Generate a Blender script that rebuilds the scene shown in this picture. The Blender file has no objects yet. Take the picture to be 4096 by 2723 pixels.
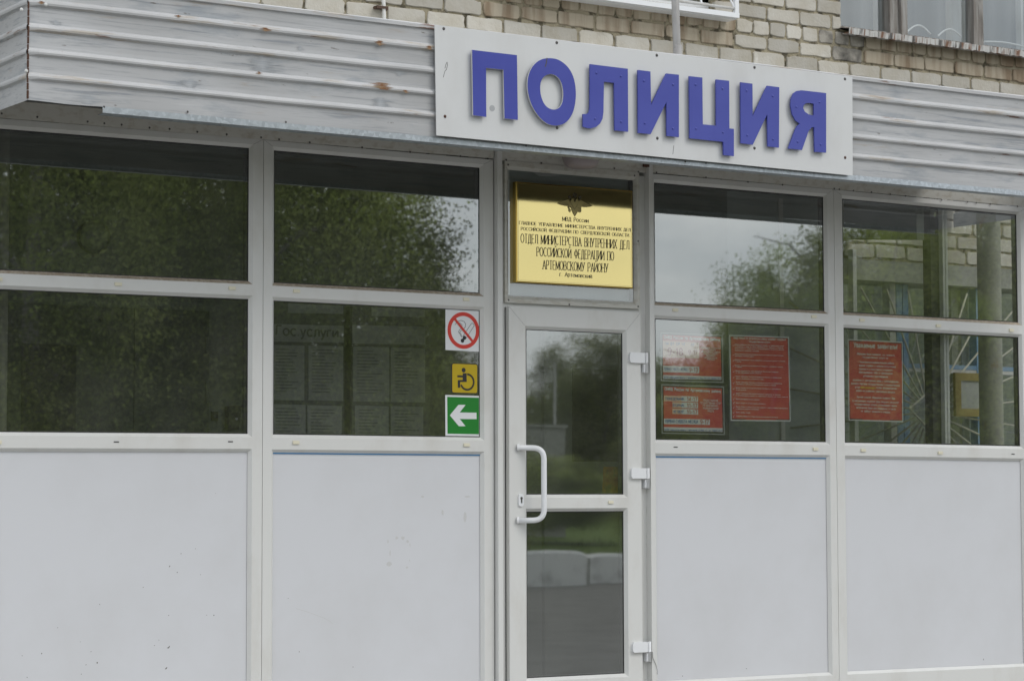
import bpy, math, random
import numpy as np
from mathutils import Vector, Matrix
from mathutils.geometry import tessellate_polygon

random.seed(7)
S = bpy.context.scene
COL = S.collection

# ------------------------------------------------------------------ camera
CAM_Y, CAM_Z = -11.0, 1.6
YAW, PITCH, ROLL = math.radians(32.653), math.radians(3.799), math.radians(-0.161)
_f = Vector((math.sin(YAW)*math.cos(PITCH), math.cos(YAW)*math.cos(PITCH), math.sin(PITCH)))
_r = Vector((math.cos(YAW), -math.sin(YAW), 0)); _u = _r.cross(_f)
CR = math.cos(ROLL)*_r + math.sin(ROLL)*_u
CU = -math.sin(ROLL)*_r + math.cos(ROLL)*_u
cam = bpy.data.cameras.new('camera')
cam.lens = 85.0; cam.sensor_width = 36.0; cam.clip_end = 2000
cam.dof.use_dof = True; cam.dof.focus_distance = 12.4; cam.dof.aperture_fstop = 5.6
camo = bpy.data.objects.new('camera', cam); COL.objects.link(camo)
camo.matrix_world = Matrix(((CR.x, CU.x, -_f.x, 0), (CR.y, CU.y, -_f.y, CAM_Y), (CR.z, CU.z, -_f.z, CAM_Z), (0, 0, 0, 1)))
S.camera = camo

# ------------------------------------------------------------------ sky, sun, exposure
SUN_EL, SUN_AZ = math.radians(48), math.radians(150)
world = bpy.data.worlds.new('World'); S.world = world; world.use_nodes = True
nt = world.node_tree; N = nt.nodes; L = nt.links
bg = N['Background']; bg.inputs[1].default_value = 0.15
sky = N.new('ShaderNodeTexSky'); sky.sky_type = 'NISHITA'; sky.sun_disc = False
sky.sun_elevation = SUN_EL; sky.sun_rotation = SUN_AZ; sky.air_density = 1.0; sky.dust_density = 2.0
tc = N.new('ShaderNodeTexCoord'); mp = N.new('ShaderNodeMapping'); mp.inputs['Scale'].default_value = (1.6, 1.6, 4.5)
L.new(tc.outputs['Generated'], mp.inputs['Vector'])
nz = N.new('ShaderNodeTexNoise'); nz.inputs['Scale'].default_value = 4.0; nz.inputs['Detail'].default_value = 5; nz.inputs['Roughness'].default_value = .55
L.new(mp.outputs[0], nz.inputs['Vector'])
cr = N.new('ShaderNodeValToRGB')
cr.color_ramp.elements[0].position = .33; cr.color_ramp.elements[0].color = (5.2, 5.7, 6.3, 1)
cr.color_ramp.elements[1].position = .68; cr.color_ramp.elements[1].color = (9.4, 9.5, 9.6, 1)
L.new(nz.outputs['Fac'], cr.inputs['Fac'])
mx = N.new('ShaderNodeMix'); mx.data_type = 'RGBA'; mx.inputs[0].default_value = .88
L.new(sky.outputs[0], mx.inputs[6]); L.new(cr.outputs[0], mx.inputs[7]); L.new(mx.outputs[2], bg.inputs[0])
sl = bpy.data.lights.new('sun', 'SUN'); sl.energy = 0.9; sl.angle = math.radians(25); sl.color = (1, .97, .93)
so = bpy.data.objects.new('sun', sl); COL.objects.link(so)
# light comes from the street side, high and a little from the right
_d = Vector((.35, -.62, .74)).normalized()
so.rotation_euler = _d.to_track_quat('Z', 'Y').to_euler()
sky.sun_elevation = math.asin(_d.z); sky.sun_rotation = math.atan2(_d.x, _d.y)
S.view_settings.view_transform = 'Standard'; S.view_settings.look = 'None'
S.view_settings.exposure = 0.1; S.view_settings.gamma = 1
S.render.engine = 'CYCLES'
S.cycles.max_bounces = 8; S.cycles.transparent_max_bounces = 16; S.cycles.glossy_bounces = 4
S.cycles.caustics_reflective = False; S.cycles.caustics_refractive = False

# ------------------------------------------------------------------ helpers
F = 9671.0
def U(px, py, y=0.0):
    """the point of the facade-parallel plane at depth y that a measured photo pixel shows -> (x, z)"""
    d = (px-2048)/F*CR - (py-1361.5)/F*CU + _f
    k = (y-CAM_Y)/d.y
    return d.x*k, CAM_Z + d.z*k

WL = {}
def setprops(o, label=None, cat=None, group=None, kind=None):
    if label: o['label'] = label
    if cat: o['category'] = cat
    if group: o['group'] = group
    if kind: o['kind'] = kind
    return o
def empty(name, loc, label=None, cat=None, group=None, parent=None):
    o = bpy.data.objects.new(name, None); COL.objects.link(o); o.empty_display_size = .1
    WL[o] = Vector(loc)
    if parent: o.parent = parent; o.location = Vector(loc)-WL[parent]
    else: o.location = loc
    return setprops(o, label, cat, group)

class MB:
    def __init__(s): s.v = []; s.f = []; s.m = []; s.sm = []; s.t = []; s.cur = 0; s.xf = None; s.tint = 0.5
    def add(s, vs, fs, m=None, smooth=False):
        b = len(s.v); s.v += [tuple(v) for v in vs]; s.t += [s.tint]*len(vs)
        for f in fs: s.f.append([b+i for i in f]); s.m.append(s.cur if m is None else m); s.sm.append(smooth)
    def box(s, x0, x1, y0, y1, z0, z1, m=None):
        if x0 > x1: x0, x1 = x1, x0
        if y0 > y1: y0, y1 = y1, y0
        if z0 > z1: z0, z1 = z1, z0
        s.add([(x0,y0,z0),(x1,y0,z0),(x1,y1,z0),(x0,y1,z0),(x0,y0,z1),(x1,y0,z1),(x1,y1,z1),(x0,y1,z1)],
              [(0,3,2,1),(4,5,6,7),(0,1,5,4),(1,2,6,5),(2,3,7,6),(3,0,4,7)], m)
    def quad(s, a, b, c, d, m=None): s.add([a,b,c,d], [(0,1,2,3)], m)
    def prism(s, pts, y0, y1, holes=(), m=None, mside=None):
        """pts (x,z) outline facing -y, front at y0, back at y1"""
        loops = [list(pts)]+[list(h) for h in holes]
        tris = tessellate_polygon([[Vector((p[0], p[1], 0)) for p in l] for l in loops])
        flat = [p for l in loops for p in l]
        n = len(flat)
        fr = []
        for t in tris:
            a, b, c = [flat[i] for i in t]
            ar = (b[0]-a[0])*(c[1]-a[1])-(b[1]-a[1])*(c[0]-a[0])
            fr.append(tuple(t) if ar > 0 else (t[0], t[2], t[1]))
        s.add([(p[0], y0, p[1]) for p in flat], fr, m)
        if y1 is not None and y1 != y0:
            for l in loops:
                k = len(l)
                vs = [(p[0], y0, p[1]) for p in l]+[(p[0], y1, p[1]) for p in l]
                s.add(vs, [(i, (i+1) % k, k+(i+1) % k, k+i) for i in range(k)], mside if mside is not None else m)
    def tube(s, path, r, n=10, m=None, caps=True):
        path = [Vector(p) for p in path]; k = len(path); vs = []; fs = []
        rr = r if isinstance(r, (list, tuple)) else [r]*k
        ref = None
        for i, p in enumerate(path):
            t = (path[min(i+1, k-1)]-path[max(i-1, 0)]).normalized()
            if ref is None: ref = Vector((0, 0, 1)) if abs(t.z) < .9 else Vector((1, 0, 0))
            a = t.cross(ref).normalized(); b = t.cross(a).normalized(); ref = -b if False else a.cross(t)
            for j in range(n):
                g = 2*math.pi*j/n; vs.append(p+rr[i]*(math.cos(g)*a+math.sin(g)*b))
        for i in range(k-1):
            for j in range(n): fs.append((i*n+j, i*n+(j+1) % n, (i+1)*n+(j+1) % n, (i+1)*n+j))
        if caps: fs += [tuple(range(n)), tuple(range((k-1)*n, k*n))]
        s.add(vs, fs, m, True)
    def disc(s, x, z, r, y0, y1, n=12, m=None, rz=None):
        s.prism([(x+r*math.cos(2*math.pi*i/n), z+(rz or r)*math.sin(2*math.pi*i/n)) for i in range(n)], y0, y1, m=m)
    def dome(s, x, z, y, r, h, n=10, m=None):
        vs = []; fs = []; K = 3
        for k in range(K):
            g = k*math.pi/2/K
            for i in range(n):
                a = 2*math.pi*i/n; vs.append((x+r*math.cos(g)*math.cos(a), y-h*math.sin(g), z+r*math.cos(g)*math.sin(a)))
        vs.append((x, y-h, z))
        for k in range(K-1):
            for i in range(n): fs.append((k*n+i, k*n+(i+1) % n, (k+1)*n+(i+1) % n, (k+1)*n+i))
        for i in range(n): fs.append(((K-1)*n+i, (K-1)*n+(i+1) % n, K*n))
        s.add(vs, fs, m, True)
    def build(s, name, mats, parent=None, label=None, cat=None, group=None, kind=None):
        V = [Vector(v) for v in s.v]
        if s.xf: V = [Vector(s.xf(v)) for v in V]
        lo = Vector((min(v.x for v in V), min(v.y for v in V), min(v.z for v in V)))
        hi = Vector((max(v.x for v in V), max(v.y for v in V), max(v.z for v in V)))
        c = (lo+hi)/2
        if parent is None: c.z = lo.z
        me = bpy.data.meshes.new(name)
        me.from_pydata([v-c for v in V], [], s.f)
        if not isinstance(mats, (list, tuple)): mats = [mats]
        for m in mats: me.materials.append(m)
        me.polygons.foreach_set('material_index', s.m); me.polygons.foreach_set('use_smooth', s.sm)
        if len(set(s.t)) > 1:
            at = me.attributes.new('tint', 'FLOAT', 'POINT'); at.data.foreach_set('value', s.t)
        me.update()
        o = bpy.data.objects.new(name, me); COL.objects.link(o); WL[o] = c
        if parent: o.parent = parent; o.location = c-WL[parent]
        else: o.location = c
        return setprops(o, label, cat, group, kind)

def copy_at(o, name, world, parent):
    c = o.copy(); COL.objects.link(c); c.name = name; WL[c] = Vector(world)
    c.parent = parent; c.location = Vector(world)-(WL[parent] if parent else Vector())
    return c

# ------------------------------------------------------------------ materials
def mat(name, col, rough=.5, metal=0.0, col2=None, nscale=8, nlo=.4, nhi=.65, stretch=(1, 1, 1), bump=0, bscale=60, spec=.5, coat=0, tint=None, detail=5):
    m = bpy.data.materials.new(name); m.use_nodes = True
    t = m.node_tree; n = t.nodes; l = t.links; p = n['Principled BSDF']
    p.inputs['Roughness'].default_value = rough; p.inputs['Metallic'].default_value = metal
    p.inputs['Specular IOR Level'].default_value = spec; p.inputs['Coat Weight'].default_value = coat
    p.inputs['Base Color'].default_value = (*col, 1)
    if col2 or bump:
        tcn = n.new('ShaderNodeTexCoord'); mpn = n.new('ShaderNodeMapping'); mpn.inputs['Scale'].default_value = stretch
        l.new(tcn.outputs['Object'], mpn.inputs['Vector'])
    out = None
    if col2:
        z = n.new('ShaderNodeTexNoise'); z.inputs['Scale'].default_value = nscale; z.inputs['Detail'].default_value = detail
        l.new(mpn.outputs[0], z.inputs['Vector'])
        r = n.new('ShaderNodeMapRange'); r.inputs[1].default_value = nlo; r.inputs[2].default_value = nhi
        l.new(z.outputs['Fac'], r.inputs[0])
        x = n.new('ShaderNodeMix'); x.data_type = 'RGBA'; x.inputs[6].default_value = (*col, 1); x.inputs[7].default_value = (*col2, 1)
        l.new(r.outputs[0], x.inputs[0]); out = x.outputs[2]; l.new(out, p.inputs['Base Color'])
    if tint:
        a = n.new('ShaderNodeAttribute'); a.attribute_name = 'tint'
        r2 = n.new('ShaderNodeMapRange'); r2.inputs[3].default_value = tint[0]; r2.inputs[4].default_value = tint[1]
        l.new(a.outputs['Fac'], r2.inputs[0])
        v = n.new('ShaderNodeHueSaturation'); l.new(r2.outputs[0], v.inputs['Value'])
        if out: l.new(out, v.inputs['Color'])
        else: v.inputs['Color'].default_value = (*col, 1)
        l.new(v.outputs[0], p.inputs['Base Color'])
    if bump:
        z2 = n.new('ShaderNodeTexNoise'); z2.inputs['Scale'].default_value = bscale; z2.inputs['Detail'].default_value = 4
        l.new(tcn.outputs['Object'], z2.inputs['Vector'])
        b = n.new('ShaderNodeBump'); b.inputs['Strength'].default_value = bump; b.inputs['Distance'].default_value = .01
        l.new(z2.outputs['Fac'], b.inputs['Height']); l.new(b.outputs[0], p.inputs['Normal'])
    return m

def add_layer(m, col, scale, lo, hi, stretch=(1, 1, 1), amount=1.0, detail=6, seed=0.0):
    """a worn or dirty patch colour over a material's own colour"""
    t = m.node_tree; n = t.nodes; l = t.links; p = n['Principled BSDF']
    tcn = n.new('ShaderNodeTexCoord'); mpn = n.new('ShaderNodeMapping'); mpn.inputs['Scale'].default_value = stretch; mpn.inputs['Location'].default_value = (seed, seed*.7, seed*.3)
    l.new(tcn.outputs['Object'], mpn.inputs['Vector'])
    z = n.new('ShaderNodeTexNoise'); z.inputs['Scale'].default_value = scale; z.inputs['Detail'].default_value = detail; z.inputs['Roughness'].default_value = .62
    l.new(mpn.outputs[0], z.inputs['Vector'])
    r = n.new('ShaderNodeMapRange'); r.inputs[1].default_value = lo; r.inputs[2].default_value = hi; r.inputs[4].default_value = amount
    l.new(z.outputs['Fac'], r.inputs[0])
    x = n.new('ShaderNodeMix'); x.data_type = 'RGBA'; x.inputs[7].default_value = (*col, 1)
    src = p.inputs['Base Color']
    if src.is_linked: l.new(src.links[0].from_socket, x.inputs[6])
    else: x.inputs[6].default_value = src.default_value
    l.new(r.outputs[0], x.inputs[0]); l.new(x.outputs[2], p.inputs['Base Color'])
    return m

M = {}
M['pvc'] = add_layer(mat('white_pvc', (.675, .675, .652), .38, spec=.4), (.50, .47, .41), 5, .52, .8, (1, 1, .5), .45)
M['pvc_old'] = add_layer(mat('dirty_pvc', (.56, .55, .50), .45), (.33, .28, .20), 14, .5, .75, (1, 1, 2), .7)
M['dust'] = mat('sandy_dust', (.33, .27, .20), .9, col2=(.45, .39, .31), nscale=60, bump=.5, bscale=220)
M['panel'] = add_layer(mat('white_panel', (.645, .652, .672), .3, spec=.45), (.59, .592, .60), 1.5, .45, .7, (1, 1, 1), .6)
M['rubber'] = mat('black_gasket', (.02, .02, .02), .6)
M['spacer'] = mat('grey_spacer', (.10, .10, .105), .4, metal=.3)
M['cream'] = mat('cream_cap', (.72, .68, .53), .5)
M['film'] = mat('blue_film', (.04, .20, .42), .5)
M['smudge'] = mat('faint_smudge', (.565, .565, .56), .5)
M['speck'] = mat('dirt_speck', (.13, .12, .11), .9)
M['screw'] = mat('screw_steel', (.10, .095, .09), .45, metal=.6)
M['rust'] = mat('rusty_screw', (.08, .035, .02), .85)
# painted corrugated sheet
M['sheet'] = mat('painted_sheet', (.475, .48, .485), .45, spec=.35, col2=(.41, .41, .41), nscale=1.6, nlo=.35, nhi=.7)
add_layer(M['sheet'], (.25, .28, .31), 2.3, .535, .66, (.9, 1, 3.5), .65, 10)
add_layer(M['sheet'], (.23, .25, .275), 6, .565, .64, (.3, 1, 8), .7, 10, 3.7)
add_layer(M['sheet'], (.25, .26, .275), 15, .55, .66, (.22, 1, 8), .6, 8, 21.0)
add_layer(M['sheet'], (.62, .62, .62), 5, .60, .70, (.3, 1, 7), .4, 9, 6.3)
add_layer(M['sheet'], (.33, .24, .15), 5, .62, .72, (.5, 1, 4), .5, 10, 9.1)
add_layer(M['sheet'], (.10, .08, .06), 16, .68, .72, (.5, 1, 2), .7, 6, 12.1)
M['rib'] = mat('painted_rib', (.53, .53, .53), .45, spec=.35, col2=(.46, .46, .46), nscale=3, nlo=.35, nhi=.7)
add_layer(M['rib'], (.32, .34, .36), 6, .56, .68, (.3, 1, 4), .6, 9, 1.3)
add_layer(M['rib'], (.36, .28, .18), 4.5, .555, .68, (.7, 1, 7), .7, 10, 5.5)
add_layer(M['rib'], (.16, .06, .022), 2.6, .615, .67, (.9, 1, 9), .9, 10, 2.2)
# galvanised trim: spangles
mz = mat('galvanised_steel', (.36, .40, .43), .38, metal=.75)
_t = mz.node_tree; _v = _t.nodes.new('ShaderNodeTexVoronoi'); _v.inputs['Scale'].default_value = 60
_tc = _t.nodes.new('ShaderNodeTexCoord'); _t.links.new(_tc.outputs['Object'], _v.inputs['Vector'])
_cr = _t.nodes.new('ShaderNodeValToRGB'); _cr.color_ramp.elements[0].color = (.33, .36, .38, 1); _cr.color_ramp.elements[1].color = (.50, .54, .57, 1)
_t.links.new(_v.outputs['Color'], _cr.inputs['Fac']); _t.links.new(_cr.outputs[0], _t.nodes['Principled BSDF'].inputs['Base Color'])
M['galv'] = mz
M['galv_dark'] = mat('weathered_galvanised', (.20, .21, .21), .5, metal=.6)
M['board'] = add_layer(mat('sign_board', (.64, .645, .64), .35, spec=.4), (.56, .555, .54), 3, .5, .75, (1, 1, .5), .6)
M['blue'] = mat('blue_letter', (.045, .058, .33), .28, col2=(.055, .070, .36), nscale=3, spec=.5)
M['edge'] = mat('white_letter_edge', (.62, .62, .60), .5)
M['patch'] = mat('grey_patch', (.40, .41, .42), .5)
# brick
M['brick'] = mat('silicate_brick', (.475, .44, .37), .9, col2=(.55, .525, .47), nscale=7, nlo=.35, nhi=.7, bump=.35, bscale=55, tint=(.80, 1.12), spec=.2)
add_layer(M['brick'], (.26, .225, .17), 5, .60, .80, (1, 1, 1.6), .55, 8, 4.0)
add_layer(M['brick'], (.74, .72, .67), 9, .62, .74, (1, 1, .5), .5, 6, 8.0)
M['brick_sooty'] = mat('sooty_brick', (.36, .335, .29), .9, col2=(.10, .095, .085), nscale=9, nlo=.40, nhi=.62, bump=.35, bscale=55, spec=.2)
M['brick_streaky'] = mat('streaky_brick', (.42, .365, .28), .9, col2=(.25, .19, .13), nscale=14, nlo=.45, nhi=.65, stretch=(1, 1, .12), bump=.3, bscale=55, spec=.2)
M['mortar'] = mat('sandy_mortar', (.34, .30, .215), .95, col2=(.10, .088, .062), nscale=14, nlo=.50, nhi=.62, bump=1.0, bscale=60, spec=.1)
M['concrete'] = mat('grey_concrete', (.36, .36, .33), .9, col2=(.27, .27, .245), nscale=9, bump=.3, bscale=80)
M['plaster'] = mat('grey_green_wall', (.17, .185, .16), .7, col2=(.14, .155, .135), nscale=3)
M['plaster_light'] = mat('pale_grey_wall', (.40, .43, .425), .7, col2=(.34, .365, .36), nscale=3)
M['soffit'] = mat('soffit_sheet', (.50, .50, .49), .8, col2=(.43, .43, .42), nscale=4)
M['floor'] = mat('porch_concrete', (.42, .41, .39), .9, col2=(.34, .33, .31), nscale=5, bump=.2)
M['door_dark'] = mat('dark_green_door', (.085, .095, .075), .5)
M['black'] = mat('black_plastic', (.018, .018, .018), .5)
M['red'] = mat('red_print', (.55, .058, .052), .6)
M['beige'] = mat('peach_print', (.74, .50, .36), .6)
M['paper'] = mat('white_print', (.66, .66, .63), .6)
M['ink'] = mat('blue_ink', (.11, .17, .36), .6)
M['redink'] = mat('red_ink', (.42, .07, .06), .6)
M['cream_ink'] = mat('pale_ink', (.72, .62, .55), .6)
M['yellow_ink'] = mat('yellow_ink', (.70, .46, .03), .6)
M['greypaper'] = mat('grey_paper', (.36, .37, .35), .7, col2=(.30, .31, .295), nscale=6)
M['greyink'] = mat('dark_ink', (.13, .135, .13), .7)
M['stick_white'] = mat('sticker_white', (.72, .73, .74), .35)
M['stick_red'] = mat('sticker_red', (.60, .045, .03), .35)
M['stick_black'] = mat('sticker_black', (.022, .022, .024), .4)
M['stick_yellow'] = mat('sticker_yellow', (.50, .36, .008), .35)
M['stick_green'] = mat('sticker_green', (.012, .20, .022), .35)
M['wood'] = mat('weathered_wood', (.20, .18, .16), .85, col2=(.33, .32, .30), nscale=12, stretch=(3, 3, .3), bump=.3, bscale=60)
add_layer(M['wood'], (.05, .045, .04), 8, .56, .7, (3, 3, .4), .8, 6, 3)
M['white_paint'] = mat('old_white_paint', (.62, .62, .60), .5, col2=(.52, .50, .46), nscale=10, stretch=(1, 1, .4))
M['bright_paint'] = mat('white_enamel', (.78, .79, .80), .35)
M['sill'] = mat('rusty_white_sill', (.56, .56, .54), .6, col2=(.47, .45, .42), nscale=8, stretch=(6, 1, .6))
add_layer(M['sill'], (.17, .075, .035), 12, .50, .58, (1.2, 1, .12), .95, 5, 2.5)
add_layer(M['sill'], (.06, .055, .05), 20, .53, .60, (1.4, 1, .12), .9, 5, 6.5)
M['curtain'] = mat('pale_curtain', (.23, .24, .25), .9, col2=(.18, .19, .20), nscale=2, stretch=(3, 1, .15))
M['steel_grey'] = mat('grey_pole_paint', (.30, .29, .28), .5, col2=(.40, .39, .38), nscale=16, stretch=(1, 1, .3), metal=.2)
M['cable'] = mat('white_cable', (.70, .69, .66), .5)
M['clamp'] = mat('brown_clamp', (.085, .05, .035), .8)
M['column'] = add_layer(mat('pale_column_paint', (.29, .29, .25), .6, col2=(.23, .23, .19), nscale=3), (.22, .10, .03), 9, .62, .75, (1, 1, .5), .9, 7, 3)
M['dark_post'] = mat('dark_post_paint', (.05, .052, .045), .6)
M['bluepaint'] = mat('blue_paint', (.13, .26, .44), .5, col2=(.24, .35, .48), nscale=8)
M['grille'] = mat('cream_grille_paint', (.42, .405, .34), .6)
M['leaflet'] = add_layer(mat('leaflet_print', (.20, .03, .015), .6, col2=(.40, .25, .02), nscale=9, nlo=.42, nhi=.6), (.10, .12, .03), 14, .5, .6, (1, 1, 1), .8)
M['gold_frame'] = mat('ochre_frame', (.25, .185, .04), .5)
M['lamp'] = mat('milky_lamp_glass', (.33, .285, .285), .35)
M['brass'] = mat('polished_brass', (.64, .53, .225), .06, metal=1.0, bump=.03, bscale=3)
M['brass_dark'] = mat('brass_edge', (.42, .29, .07), .25, metal=1.0)
M['engrave'] = mat('engraved_line', (.055, .045, .02), .6)
M['emblem'] = mat('etched_brass', (.50, .41, .19), .33, metal=.95)
M['asphalt'] = mat('asphalt', (.20, .195, .185), .9, col2=(.155, .15, .142), nscale=1.5, bump=.3, bscale=90)
M['grass'] = mat('grass', (.075, .125, .02), .9, col2=(.12, .16, .035), nscale=4, spec=.1)
M['whitewash'] = mat('whitewashed_concrete', (.74, .74, .72), .9, col2=(.40, .40, .38), nscale=3, nlo=.5, nhi=.75, bump=.3, bscale=30)
M['bark'] = mat('birch_bark', (.20, .19, .17), .9, col2=(.06, .055, .05), nscale=6, nlo=.52, nhi=.62, stretch=(1, 1, 4))
def leafmat(name, a, b):
    m = mat(name, a, .55, col2=b, nscale=1.3, nlo=.35, nhi=.65, tint=(.22, 2.0), spec=.3)
    t = m.node_tree; p = t.nodes['Principled BSDF']; out = t.nodes['Material Output']
    tr = t.nodes.new('ShaderNodeBsdfTranslucent'); mxs = t.nodes.new('ShaderNodeMixShader'); mxs.inputs[0].default_value = .5
    src = p.inputs['Base Color'].links[0].from_socket
    t.links.new(src, tr.inputs['Color']); t.links.new(p.outputs[0], mxs.inputs[1]); t.links.new(tr.outputs[0], mxs.inputs[2]); t.links.new(mxs.outputs[0], out.inputs['Surface'])
    return m
M['leaf'] = leafmat('birch_leaf', (.17, .215, .045), (.25, .28, .09))
M['leaf_pale'] = leafmat('willow_leaf', (.20, .23, .09), (.27, .29, .15))

def glassmat(name, refl, tintc, wave=.0004, dirt=.03):
    m = bpy.data.materials.new(name); m.use_nodes = True; t = m.node_tree; n = t.nodes; l = t.links
    n.remove(n['Principled BSDF']); out = n['Material Output']
    lw = n.new('ShaderNodeLayerWeight'); lw.inputs['Blend'].default_value = .5
    pw = n.new('ShaderNodeMath'); pw.operation = 'POWER'; pw.inputs[1].default_value = 5; l.new(lw.outputs['Facing'], pw.inputs[0])
    ad = n.new('ShaderNodeMath'); ad.operation = 'MULTIPLY_ADD'; ad.inputs[1].default_value = .5; ad.inputs[2].default_value = .04*refl; ad.use_clamp = True
    l.new(pw.outputs[0], ad.inputs[0]); mu = ad
    tr = n.new('ShaderNodeBsdfTransparent'); tr.inputs[0].default_value = (*tintc, 1)
    gl = n.new('ShaderNodeBsdfGlossy'); gl.inputs['Roughness'].default_value = 0.014; gl.inputs['Color'].default_value = (.97, 1, .98, 1)
    tcn = n.new('ShaderNodeTexCoord'); z = n.new('ShaderNodeTexNoise'); z.inputs['Scale'].default_value = 2.2; z.inputs['Detail'].default_value = 1
    l.new(tcn.outputs['Object'], z.inputs['Vector'])
    b = n.new('ShaderNodeBump'); b.inputs['Strength'].default_value = .35; b.inputs['Distance'].default_value = wave
    l.new(z.outputs['Fac'], b.inputs['Height']); l.new(b.outputs[0], gl.inputs['Normal'])
    ms = n.new('ShaderNodeMixShader'); l.new(mu.outputs[0], ms.inputs[0]); l.new(tr.outputs[0], ms.inputs[1]); l.new(gl.outputs[0], ms.inputs[2])
    df = n.new('ShaderNodeBsdfDiffuse'); df.inputs[0].default_value = (.45, .44, .40, 1)
    z2 = n.new('ShaderNodeTexNoise'); z2.inputs['Scale'].default_value = 3; z2.inputs['Detail'].default_value = 6; l.new(tcn.outputs['Object'], z2.inputs['Vector'])
    r = n.new('ShaderNodeMapRange'); r.inputs[1].default_value = .3; r.inputs[2].default_value = .8; r.inputs[4].default_value = dirt*2
    l.new(z2.outputs['Fac'], r.inputs[0])
    m2 = n.new('ShaderNodeMixShader'); l.new(r.outputs[0], m2.inputs[0]); l.new(ms.outputs[0], m2.inputs[1]); l.new(df.outputs[0], m2.inputs[2])
    l.new(m2.outputs[0], out.inputs['Surface'])
    return m
M['glass'] = glassmat('double_glazing', 8.6, (.90, .93, .91))
M['transom_glass'] = glassmat('transom_glazing', 5.6, (.85, .88, .87))
M['side_glass'] = glassmat('side_glazing', 1.5, (.93, .95, .93), .0004, .02)
M['glass_up'] = glassmat('old_window_glass', 4.0, (.78, .82, .84), .0015, .03)

# ------------------------------------------------------------------ stroke lettering
def arc(cx, cy, rx, ry, a0, a1, n=14):
    return [(cx+rx*math.cos(math.radians(a0+(a1-a0)*i/n)), cy+ry*math.sin(math.radians(a0+(a1-a0)*i/n))) for i in range(n+1)]
G = {}
def gl(ch, w, s, arcs=()):
    st = [[tuple(float(q) for q in p.split(',')) for p in part.split()] for part in s.split(';') if part.strip()]
    G[ch] = (w, st+[list(a) for a in arcs])
gl('А', 4.4, '0,0 2.2,6 4.4,0; .8,2 3.6,2')
gl('Б', 3.8, '3.5,6 0,6 0,0 2.4,0 3.4,.5 3.8,1.7 3.4,2.9 2.4,3.4 0,3.4')
gl('В', 3.8, '0,0 0,6 2.3,6 3.2,5.6 3.4,4.7 3.2,3.7 2.3,3.2 0,3.2; 2.3,3.2 3.4,2.7 3.8,1.6 3.4,.4 2.4,0 0,0')
gl('Г', 3.3, '0,0 0,6 3.3,6')
gl('Д', 4.6, '.7,0 1.1,3 1.3,6 3.8,6 3.8,0; 0,-1 0,0 4.6,0 4.6,-1')
gl('Е', 3.4, '3.4,6 0,6 0,0 3.4,0; 0,3.1 2.9,3.1')
gl('Ж', 5.6, '0,0 2.8,3.1 0,6; 5.6,0 2.8,3.1 5.6,6; 2.8,0 2.8,6')
gl('З', 3.6, '.1,5 .8,5.8 1.8,6 3,5.7 3.3,4.6 2.9,3.5 1.5,3.2; 1.5,3.2 3.2,2.7 3.6,1.6 3.1,.4 1.8,0 .7,.2 0,1.1')
gl('И', 4.2, '0,6 0,0 4.2,6 4.2,0')
gl('Й', 4.2, '0,6 0,0 4.2,6 4.2,0; 1.2,7.6 1.7,7 2.5,7 3,7.6')
gl('К', 4, '0,0 0,6; 4,6 0,2.8; 1.3,3.7 4,0')
gl('Л', 4.2, '0,0 .6,.3 1,1.5 1.2,6 4.2,6 4.2,0')
gl('М', 5, '0,0 0,6 2.5,.6 5,6 5,0')
gl('Н', 4.2, '0,0 0,6; 4.2,0 4.2,6; 0,3.1 4.2,3.1')
gl('О', 4.8, '', [arc(2.4, 3, 2.4, 3, 0, 360, 20)])
gl('П', 4.2, '0,0 0,6 4.2,6 4.2,0')
gl('Р', 3.6, '0,0 0,6 2.3,6 3.3,5.5 3.6,4.4 3.3,3.2 2.3,2.7 0,2.7')
gl('С', 4.3, '', [arc(2.4, 3, 2.4, 3, 45, 315)])
gl('Т', 4, '0,6 4,6; 2,6 2,0')
gl('У', 4.2, '0,6 2.2,2; 4.2,6 1.8,.8 1.2,.1 .4,0')
gl('Ф', 5, '2.5,0 2.5,6', [arc(2.5, 3.1, 2.5, 1.9, 0, 360, 18)])
gl('Х', 4.2, '0,0 4.2,6; 0,6 4.2,0')
gl('Ц', 4.8, '0,6 0,0 4.7,0 4.7,-1.2; 4,6 4,0')
gl('Ч', 3.8, '0,6 0,3.6 .6,2.8 1.6,2.6 3.8,3; 3.8,6 3.8,0')
gl('Ш', 5.6, '0,6 0,0 5.6,0 5.6,6; 2.8,6 2.8,0')
gl('Щ', 6, '0,6 0,0 6,0 6,-1.2; 2.7,6 2.7,0; 5.4,6 5.4,0')
gl('Ь', 3.6, '0,6 0,0 2.3,0 3.3,.5 3.6,1.7 3.3,2.9 2.3,3.4 0,3.4')
gl('Ъ', 4.4, '0,6 .8,6 .8,0 3.1,0 4.1,.5 4.4,1.7 4.1,2.9 3.1,3.4 .8,3.4')
gl('Ы', 5, '0,6 0,0 2,0 2.9,.5 3.2,1.7 2.9,2.9 2,3.4 0,3.4; 4.8,0 4.8,6')
gl('Э', 4.2, '1.5,3 4.2,3', [arc(1.8, 3, 2.4, 3, 135, -135)])
gl('Ю', 6, '0,0 0,6; 0,3 1.6,3', [arc(3.8, 3, 2.2, 3, 0, 360, 18)])
gl('Я', 3.9, '3.9,0 3.9,6 1.6,6 .6,5.5 .3,4.4 .6,3.3 1.6,2.8 3.9,2.8; 1.9,2.8 0,0')
for up, low in zip('ВГДЖЗИЙКЛМНОПСТХЦЧШЩЬЪЫЭЮЯ', 'вгджзийклмнопстхцчшщьъыэюя'):
    w_, st_ = G[up]; G[low] = (w_*.78, [[(x*.78, y*.7) for x, y in s_] for s_ in st_])
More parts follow.
